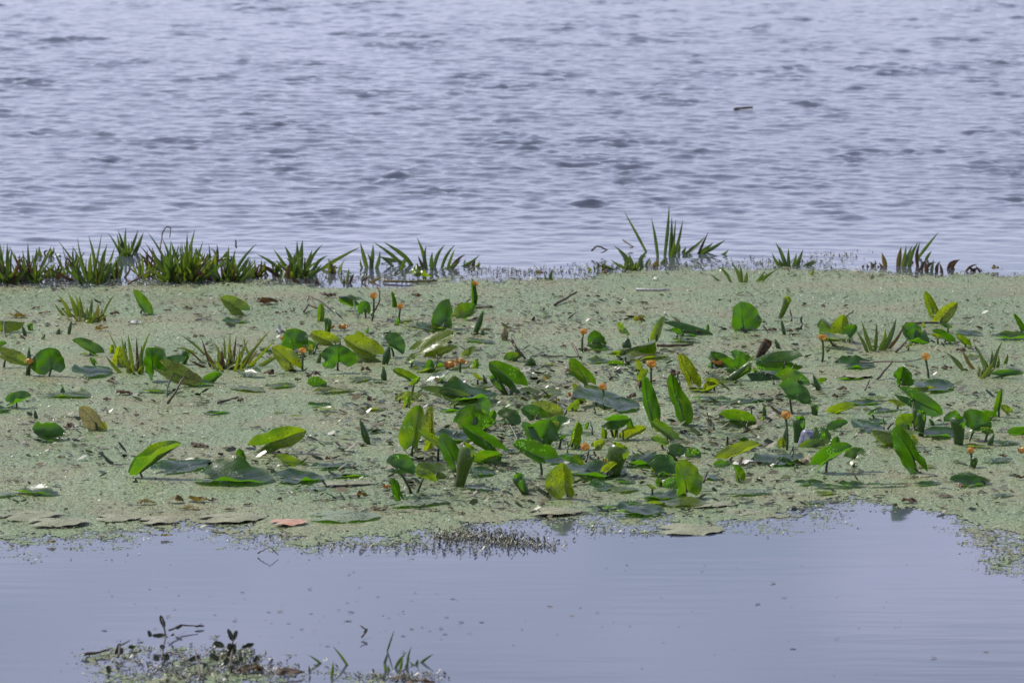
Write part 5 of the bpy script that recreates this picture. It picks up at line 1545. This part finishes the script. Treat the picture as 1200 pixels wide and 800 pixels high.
scrap(751, 373, 10, 10, 'olive withered leaf beyond the broad arched leaf', mat='ochre')
scrap(815, 389, 14, 7, 'brown scrap on top of the long ribbed curled leaf')
scrap(887, 541, 16, 6, 'black rotten bit right of the long smooth yellow green leaf')
scrap(872, 541, 26, 9, 'silvery white torn leaf under the long smooth yellow green one', mat='white')
scrap(872, 557, 9, 8, 'pale green round seed pod right of the short upright leaf', mat='tan')
scrap(941, 538, 30, 13, 'silty crumpled debris under the lilac bottle', mat='mottle')
scrap(946, 541, 5, 5, 'tiny white fleck in front of the lilac bottle', mat='white')
scrap(1066, 585, 20, 9, 'reddish dead leaf at the near duckweed edge on the right', mat='dead')
scrap(1047, 591, 10, 5, 'black dead bit left of the reddish one, right front')
scrap(1126, 568, 8, 7, 'pinkish stub under the lone curled leaf at right front', mat='pink')
scrap(1166, 313, 9, 7, 'ochre leaf bit at the far edge near the right side', mat='ochre')
scrap(633, 319, 9, 6, 'ochre leaf bit at the far edge right of the middle', mat='ochre')
scrap(708, 319, 8, 6, 'ochre bit left of the dark low sword plant', mat='ochre')
scrap(488, 345, 14, 8, 'grey pink dried leaf right of the two back flowers', mat='dead')
scrap(538, 356, 12, 8, 'dark shrivelled scrap behind the rounded dark green leaf')
scrap(495, 319, 22, 16, 'bright green young leaf at the foot of the pale inside sword clump', mat='leaf', cat='lily leaf')
scrap(486, 316, 16, 18, 'bright green curled leaf beside the sprawling sword leaves at the far edge', mat='leaf', cat='lily leaf')
scrap(282, 468, 9, 8, 'dark knob at the end of a bent twig, left of centre')
scrap(370, 437, 12, 9, 'purple brown shrivelled leaf right of the large grass like plant')
scrap(315, 436, 14, 9, 'dark shrivelled leaf at the right foot of the large grass like plant')
scrap(349, 444, 8, 7, 'dark crumb below the orange flower with the straight stem')
scrap(362, 440, 7, 7, 'dark crumb right below the bright yellow slanting leaf')
scrap(429, 432, 14, 8, 'dark triangular scrap below the yellow pile')
scrap(435, 467, 11, 8, 'dark pointed scrap between two flat leaves, left of the wide cupped leaf')
scrap(130, 445, 11, 8, 'dark crumb below the grass like plant at left')
scrap(385, 536, 10, 7, 'brown stub behind the shiny flat pad')
scrap(502, 537, 14, 7, 'cream coloured dead bit behind the bright arched leaf, front centre', mat='mottle')
scrap(327, 386, 8, 14, 'white curled leaf end above the small round flower', mat='white')
scrap(987, 454, 12, 7, 'dark triangular scrap right of the dark slanting quill')
scrap(979, 463, 8, 8, 'small dark stub below the triangular scrap at right')
scrap(1126, 409, 12, 7, 'dark curled leaf behind the small tilted green one at right')
scrap(925, 387, 9, 5, 'reddish flat scrap right of the thin leaning quill, far right')
scrap(963, 435, 6, 5, 'tiny dark crumb below the stem of the flower under the bunch')
scrap(1085, 529, 7, 4, 'tiny crumb right of the big dark oval leaf')
scrap(1196, 558, 12, 7, 'dark folded scrap at the right front edge')
scrap(1175, 533, 12, 6, 'dark flat scrap right of the nearest right flower')
for (x, y, w, h) in [(42, 360, 12, 4), (52, 366, 14, 4), (134, 366, 12, 8), (220, 360, 14, 4), (195, 363, 8, 3), (232, 368, 12, 3), (326, 366, 8, 4), (333, 365, 8, 4), (343, 364, 6, 5), (296, 384, 12, 3), (360, 393, 10, 3),
                     (608, 380, 14, 3), (617, 364, 10, 2), (596, 363, 10, 3), (655, 347, 12, 3), (532, 367, 8, 2), (905, 385, 12, 8), (887, 393, 8, 4), (660, 405, 9, 4), (700, 412, 8, 3), (775, 473, 10, 3), (704, 515, 12, 3),
                     (505, 568, 8, 3), (596, 548, 12, 3), (98, 520, 10, 4), (232, 521, 16, 4), (120, 530, 6, 5), (165, 496, 7, 3), (210, 501, 8, 3), (60, 490, 9, 2), (265, 524, 10, 3), (240, 523, 5, 4), (400, 512, 6, 3),
                     (590, 440, 8, 4), (1010, 424, 10, 3), (1110, 430, 14, 6), (1095, 430, 10, 4), (1190, 475, 8, 3), (1140, 485, 12, 3), (1080, 492, 9, 3), (988, 508, 10, 4), (1046, 505, 6, 3), (905, 400, 8, 3), (936, 391, 8, 3),
                     (880, 505, 9, 3), (893, 522, 12, 4), (905, 552, 14, 3), (920, 560, 12, 3), (860, 568, 12, 3), (1030, 580, 16, 3), (1108, 580, 20, 3), (1150, 575, 10, 3), (635, 590, 8, 3), (540, 600, 10, 3), (590, 575, 5, 4),
                     (330, 575, 12, 3), (290, 590, 12, 4), (270, 596, 16, 3), (380, 585, 12, 3), (410, 590, 10, 3), (250, 585, 12, 6), (90, 545, 14, 3), (30, 520, 10, 3), (340, 500, 10, 3), (370, 480, 6, 4), (300, 500, 14, 2)]:
    sc_(x, y, w, h)

twig([(650, 357), (664, 349, 4), (676, 342, 10)], 3.5, 'brown stick poking up alone on the far duckweed', group='sticks on the duckweed')
twig([(745, 339), (785, 339)], 3.0, 'straight white floating stick on the far duckweed', mat='white', group='sticks on the duckweed')
twig([(374, 364), (362, 346, 14), (360, 353, 8)], 2.2, 'bent thin twig next to the narrow folded leaf, far row', group='sticks on the duckweed')
twig([(362, 346, 14), (375, 352, 10), (388, 363)], 3, 'dark sloping twig next to the narrow folded leaf, far row', group='sticks on the duckweed')
twig([(356, 365), (361, 357, 6), (370, 361, 3)], 3, 'short dark hooked twig left of the narrow folded leaf', group='sticks on the duckweed')
twig([(435, 370), (444, 355, 16), (445, 342, 28), (441, 333, 36)], 2.4, 'curved brown stem rising over the farthest flower', group='sticks on the duckweed')
twig([(196, 473), (206, 458, 16), (216, 442, 30)], 3.2, 'brown slanting stem propping the yellow holed leaf', group='sticks on the duckweed')
twig([(598, 397, 22), (606, 408, 12), (615, 420)], 4, 'upper arm of the folded brown stick in the centre', group='sticks on the duckweed')
twig([(602, 403, 18), (609, 414, 8), (616, 420)], 3, 'lower arm of the folded brown stick in the centre', group='sticks on the duckweed')
twig([(670, 402, 14), (680, 420)], 3.5, 'reddish leaning stick left of the flower upper right of centre', group='sticks on the duckweed')
twig([(633, 416), (650, 417), (668, 418), (682, 418)], 2.4, 'thin dark twig lying under the lone tidy flower', group='sticks on the duckweed')
twig([(1028, 444), (1037, 434, 8), (1046, 423, 18)], 3.2, 'brown rising stick left of the round teal leaf', group='sticks on the duckweed')
twig([(1008, 424, 6), (1040, 423, 10), (1066, 423, 12), (1080, 420, 16)], 2.2, 'long bent stem leading to the flower above the pale flat leaf', group='sticks on the duckweed')
twig([(1050, 412), (1058, 404, 6), (1064, 397, 12)], 3, 'short brown stick right of the sword leaved plant', group='sticks on the duckweed')
twig([(1061, 378, 3), (1100, 378, 3)], 3.4, 'brown horizontal stalk behind the yellow spotted V', group='sticks on the duckweed')
twig([(997, 549, 12), (1005, 562)], 3, 'short brown twig standing right of the white streaked leaf', group='sticks on the duckweed')
twig([(255, 472), (268, 468, 3), (279, 465, 5)], 3.5, 'dark twig with a knob at its right end, left of centre', group='sticks on the duckweed')
twig([(770, 421), (810, 404)], 0.1, None) if False else None
twig([(770, 404), (790, 405), (812, 403)], 4, 'dark flat stalk under the long ribbed curled leaf', group='sticks on the duckweed')
twig([(225, 519), (238, 521), (244, 523)], 4, 'pink brown stick left of the bright ragged leaf', mat='dead', group='sticks on the duckweed')
twig([(560, 385, 0), (575, 386)], 3, 'yellow fallen stalk right of the rounded dark green leaf', mat='ochre', group='sticks on the duckweed')
twig([(548, 360), (577, 360)], 3, 'pale fallen stalk in the far middle', mat='ochre', group='sticks on the duckweed')
twig([(450, 329), (480, 330), (512, 329)], 3, 'pale reed lying along the far edge below the middle clump', mat='ochre', group='sticks on the duckweed')
twig([(693, 294, 4), (700, 288, 10), (712, 293, 5), (704, 296, 2)], 2.2, 'looped brown stem out in the lake left of the tallest plant', group='sticks on the duckweed')
twig([(302, 648, 0), (308, 644, 5), (316, 640, 9), (326, 650, 0)], 1.6, 'thin stem bent into a roof shape over the water before the duckweed', group='sticks on the duckweed')
twig([(188, 292, 20), (190, 274, 34), (194, 266, 42), (200, 267, 40), (199, 278, 30)], 1.8, 'thin curly tendril above the biggest sword plant', group='sticks on the duckweed')
twig([(277, 290, 26), (276, 281, 36)], 2.2, 'thin dried tip above the right neighbour of the biggest sword plant', group='sticks on the duckweed')
twig([(730, 281, 8), (742, 289, 2), (738, 291, 0)], 2.2, 'short dead blade floating left of the tallest plant', group='sticks on the duckweed')
twig([(150, 333), (165, 324, 8), (180, 316, 15)], 2.4, 'dead brown stalk leaning before the biggest sword plant', group='sticks on the duckweed')

# thin leaf stems and stalk stubs standing between the leaves
rs_ = random.Random(91)
for i in range(46):
    cx_, cy_ = rs_.choice(spots)
    ex, ey = cx_ + rs_.gauss(0, 26), cy_ + rs_.gauss(0, 10)
    hh = rs_.uniform(5, 17)
    lean = rs_.uniform(-9, 9)
    up_ = [(ex, ey), (ex + lean * .5, ey - hh * .55, hh * .55), (ex + lean, ey - hh, hh)]
    twig(up_, rs_.uniform(1.6, 3.2), whereabouts(ex, ey, rs_.choice(('thin dark stem', 'bare brown stem', 'short leafless stem'))), mat=rs_.choice(('stalk', 'twig', 'stem')), name='bare_stem', cat='stem', group='bare stems standing between the leaves')

# a small green fruit afloat
SEED[0] += 1


def fruit(px, py, w, label):
    P = gp(px, py + w * 0.3, 0)
    r = w / 2 / ppm(P)
    zs = [0.0, 0.25, 0.6, 1.0, 1.4, 1.75, 1.95, 2.15, 2.2]
    rs = [0.4, 0.75, 0.97, 1.0, 0.85, 0.55, 0.38, 0.48, 0.2]
    root = empty('lily_fruit', P)
    me = tube_mesh('flask', [Vector((0.1 * r * z, 0, r * z * 0.85 - 0.2 * r)) for z in zs[:7]], [r * q for q in rs[:7]], 14)
    o = link_mesh('flask', me, M['stem']); o.parent = root
    me = tube_mesh('cap', [Vector((0.1 * r * z, 0, r * z * 0.85 - 0.2 * r)) for z in zs[6:]], [r * q for q in rs[6:]], 12)
    o = link_mesh('cap', me, M['ochre']); o.parent = root
    tag(root, label, 'fruit')


fruit(158, 564, 7, 'small round green fruit afloat below the boat shaped leaf')


# the lilac plastic bottle drifting upside down among the leaves
def bottle(px, py):
    P = gp(px, py + 8, 0)
    s = ppm(P)
    r = 7.8 / s
    prof = [(0.0, -0.03), (0.96, -0.03), (1.0, 0.0), (1.0, 0.030), (0.97, 0.033), (0.97, 0.036), (1.0, 0.039), (0.99, 0.050), (0.90, 0.060), (0.70, 0.066), (0.45, 0.067), (0.30, 0.062), (0.0, 0.060)]
    seg = 28
    V, Q = [], []
    for q, z in prof:
        for k in range(seg):
            a = k * 2 * math.pi / seg
            rib = 1 + (0.025 * math.cos(a * 10) if 0.9 < q and z > 0 else 0)
            V.append((q * r * rib * math.cos(a), q * r * rib * math.sin(a), z * 1.05))
    for i in range(len(prof) - 1):
        for k in range(seg):
            Q.append((i * seg + k, i * seg + (k + 1) % seg, (i + 1) * seg + (k + 1) % seg, (i + 1) * seg + k))
    me = mesh_np('bottle_body', V, Q)
    root = empty('plastic_bottle', P)
    o = link_mesh('bottle_body', me, M['lilac']); o.parent = root
    o.rotation_euler = (R(8), R(14), 0.4)
    # white paper band round it
    V, Q = [], []
    for k in range(9):
        a = R(-140 + k * 6)
        for z in (0.004, 0.022, 0.042, 0.056):
            V.append(((r * 1.035) * (0.93 if z > .05 else 1) * math.cos(a), (r * 1.035) * (0.93 if z > .05 else 1) * math.sin(a), z * 1.05))
    for k in range(8):
        for j in range(3):
            Q.append((k * 4 + j, (k + 1) * 4 + j, (k + 1) * 4 + j + 1, k * 4 + j + 1))
    me = mesh_np('paper_strip', V, Q)
    q = link_mesh('paper_strip', me, M['white']); q.parent = root
    q.rotation_euler = (R(8), R(14), 0.4)
    tag(root, 'lilac plastic bottle bottom sticking out of the duckweed beside a flower', 'bottle')


bottle(942, 515)


# ---------------------------------------------------------------- floating weed near the camera
def weed_mat(name, boxes, n, label, hmax=0.03):
    """wispy dark stems: thin three sided slivers"""
    P = []
    for (cx, cy, rx, ry, wt) in boxes:
        k = int(n * wt)
        a = rng.uniform(0, 6.28, k); q = np.sqrt(rng.random(k)) * (1 + 0.35 * rng.normal(0, 1, k))
        for px, py in zip(cx + rx * q * np.cos(a), cy + ry * q * np.sin(a)):
            P.append(gp(px, py, 0.002))
    V, T, tone = [], [], []
    for p in P:
        a = rng.uniform(0, 6.28); L = 0.006 + 0.034 * rng.random() ** 2; w = rng.uniform(0.0012, 0.0035)
        el = abs(rng.normal(0, 0.22)) if rng.random() < 0.93 else rng.uniform(0.5, 1.2)
        d = Vector((math.cos(a) * math.cos(el), math.sin(a) * math.cos(el), math.sin(el) * min(1, hmax / 0.03)))
        s = Vector((-math.sin(a), math.cos(a), 0)) * w
        m_ = p + d * L * 0.5 + Vector((0, 0, 0.004))
        i = len(V)
        V += [p - s, p + s, m_ + s, m_ - s, p + d * L, m_ + Vector((0, 0, w * 1.6))]
        T += [(i, i + 1, i + 2), (i, i + 2, i + 3), (i + 3, i + 2, i + 4), (i, i + 5, i + 3), (i + 1, i + 2, i + 5)]
        tone += [float(np.clip(rng.beta(1.3, 1.9) + (0.5 if rng.random() < 0.06 else 0), 0, 1))] * 6
    me = mesh_np(name, [tuple(v) for v in V], None, T)
    at = me.attributes.new('tone', 'FLOAT', 'POINT')
    at.data.foreach_set('value', np.array(tone, dtype=np.float32))
    o = link_mesh(name, me, M['weed'], smooth=False)
    tag(o, label, 'waterweed', kind='stuff')


weed_mat('waterweed', [(560, 629, 60, 8, .34), (600, 636, 50, 6, .2), (535, 628, 26, 8, .1), (500, 640, 40, 6, .05), (640, 640, 26, 5, .03), (420, 640, 60, 6, .08), (700, 622, 60, 3, .03), (330, 630, 60, 8, .04), (1190, 655, 30, 5, .02), (560, 646, 60, 5, .06)],
         1300, 'dark wispy waterweed along the near edge of the duckweed')
weed_mat('waterweed', [(220, 775, 90, 16, .25), (270, 770, 40, 16, .25), (230, 790, 80, 10, .22), (330, 786, 40, 7, .12), (480, 792, 36, 6, .14), (430, 792, 30, 5, .04)],
         760, 'dark wispy waterweed in the near left corner of the open water')
weed_mat('waterweed', [(600, 318, 130, 5, .28), (900, 308, 90, 6, .16), (760, 312, 70, 4, .16), (440, 326, 80, 6, .16), (980, 300, 40, 6, .05), (1100, 324, 120, 4, .08), (200, 328, 200, 5, .15)],
         1500, 'dark plant bits washed along the far edge of the duckweed')
# crumbs drifting in the near water
n_ = 150
PX = np.concatenate([rng.normal(440, 110, n_ // 2), rng.normal(200, 60, n_ // 4), rng.uniform(700, 1200, n_ // 4)])
PY = np.concatenate([rng.normal(722, 22, n_ // 2), rng.normal(745, 28, n_ // 4), rng.uniform(640, 795, n_ // 4)])
keep = PY > 660
CR = np.array([tuple(gp(a, b, 0.002)) for a, b in zip(PX[keep], PY[keep])])
flakes('plant_crumbs', CR, 0.002 + 0.005 * rng.random(len(CR)) ** 2, 0.12, rng.random(len(CR)) * 0.6, M['litter'],
       'dark crumbs drifting on the open water in front of the duckweed', 'plant litter', aspect=1.8)


def sprig(stem, leaves, label):
    """floating sprig: stem pixels with heights, leaves (x0,y0,x1,y1,w)"""
    p0 = stem[0]
    B = gp(p0[0], p0[1] + (p0[2] if len(p0) > 2 else 0), 0)
    root = empty('water_sprig', B)
    twig(stem, 2.6, parent=root, name='stem')
    for (x0, y0, hh, x1, y1, w) in leaves:
        SEED[0] += 1
        G = gp(x0, y0 + hh, 0.004)
        P0 = gy(x0, y0, G.y); P1 = gy(x1, y1, G.y + 0.01)
        md = (P1 - P0); L = md.length; md.normalize()
        X = VIEW.cross(md).normalized()
        X = Matrix.Rotation(R(25), 3, md) @ X
        me, att, rib = blade_mesh('leaf', L, 0.85 * w / ppm(P0), 30, 18, 20, 0.0, 0.10, SEED[0], n=8, m=3, tear=0.3, fold=18, twist=30, tip=.5)
        me.transform(Matrix((X, md, X.cross(md))).transposed().to_4x4())
        me.transform(Matrix.Translation(P0 - B))
        o = link_mesh('leaf', me, M['sprig']); o.parent = root
    tag(root, label, 'water plant', 'sprigs of water plants in the near open water')


sprig([(190, 772, 2), (194, 745, 10), (190, 724, 30)], [(192, 735, 18, 188, 720, 8), (192, 760, 8, 188, 755, 8), (194, 745, 10, 178, 744, 8), (176, 746, 4, 174, 738, 7), (192, 772, 2, 198, 766, 11), (186, 774, 2, 180, 768, 9)], 'sprig with a single leaf on top standing in the near water at left')
sprig([(198, 738, 6), (212, 732, 4), (232, 733, 2)], [(206, 736, 4, 214, 732, 5), (228, 733, 2, 240, 733, 4), (200, 744, 5, 204, 742, 4)], 'thin sprig stretching right from the one with a single leaf on top')
sprig([(269, 782, 2), (272, 760, 12), (273, 748, 26)], [(272, 750, 24, 267, 736, 8), (272, 750, 24, 278, 738, 8), (262, 758, 6, 250, 752, 11), (266, 768, 6, 276, 754, 13), (274, 766, 3, 268, 753, 13), (256, 774, 4, 246, 766, 10), (262, 778, 3, 268, 770, 9), (281, 774, 3, 283, 768, 8)], 'cluster of dark round leaves with a forked top in the near water')
sprig([(298, 778, 1), (304, 772, 4)], [(298, 776, 2, 302, 767, 9), (284, 757, 2, 298, 754, 9)], 'two small round leaves right of the cluster with a forked top')
sprig([(234, 796, 1), (232, 776, 10), (228, 760, 22)], [(226, 772, 3, 234, 768, 8), (220, 772, 2, 232, 770, 8), (238, 782, 3, 241, 776, 6)], 'upright thin sprig between the two bigger ones in the near water')
sprig([(138, 770, 1), (141, 756, 12), (152, 750, 14)], [(135, 766, 3, 141, 753, 8), (141, 766, 3, 143, 758, 7)], 'lone small sprig at the left of the near water')
sprig([(127, 786, 0), (127, 788, 1)], [(127, 788, 2, 127, 779, 9)], 'tiny round leaf standing under the lone small sprig')
sprig([(196, 764, 3), (210, 766, 4), (222, 774, 1)], [(222, 774, 2, 230, 768, 8)], 'arching runner with one leaf between the sprigs of the near water')
sprig([(424, 746, 0), (430, 739, 4), (422, 732, 10)], [(426, 741, 4, 431, 736, 4)], 'tiny forked sprig in the open water above the reed tuft')
twig([(98, 766), (112, 764, 2), (128, 761, 2)], 4, 'brown twig with a white end floating at the lower left', group='sticks on the duckweed')
scrap(97, 766, 5, 4, 'white end of the floating twig at the lower left', mat='white')
scrap(338, 786, 34, 9, 'brown and white dead leaf at the bottom, left of the bent shoots')
scrap(196, 796, 22, 8, 'tan dead leaf at the bottom edge below the sprigs', mat='tan')
scrap(256, 757, 14, 6, 'white torn bit among the dark round leaves of the near water', mat='white')
scrap(262, 762, 16, 5, 'white strip behind the dark round leaves of the near water', mat='white')
scrap(295, 781, 28, 10, 'pinkish brown dead leaves right of the dark round cluster', mat='dead')
scrap(282, 784, 20, 8, 'purplish dead scraps under the dark round cluster', mat='dead')
scrap(184, 780, 12, 5, 'pale pink flake under the sprig with a single leaf on top', mat='white')
scrap(208, 780, 7, 4, 'small white flake in the near water', mat='white')
scrap(262, 795, 10, 5, 'white flake at the bottom edge below the round leaf cluster', mat='white')
scrap(318, 771, 7, 5, 'bright white flake right of the round leaf cluster', mat='white')
scrap(382, 772, 6, 5, 'tiny pale flake above the bent shoots', mat='white')
scrap(492, 797, 36, 9, 'dark brown dead leaf at the foot of the bottom reed tuft', mat='dead')
scrap(466, 793, 18, 6, 'reddish dead leaf at the left foot of the bottom reed tuft', mat='dead')
scrap(498, 799, 7, 4, 'glint modelled as a white scrap on the dead leaf at the bottom reed tuft', mat='white')  # white-coloured scrap paints in a glint of light
scrap(95, 303, 10, 6, 'white flake among the blades of the third sword plant', mat='white')
scrap(68, 300, 9, 6, 'white flake left of the third sword plant', mat='white')
scrap(157, 377, 16, 5, 'white broken shell like flake below the lone upright far left leaf', mat='white')
scrap(40, 376, 9, 3, 'small white flake right of the level yellow leaf', mat='white')
scrap(769, 326, 10, 5, 'white flake beyond the straight white stick', mat='white')
twig([(861, 128), (870, 127, 0.5), (882, 126, 1)], 4.0, 'dark wavelet tip modelled as a solid stick far out in the lake', mat='twig', cat='wavelet_tip', name='wavelet_tip')  # solid stick added to stand for a dark wavelet
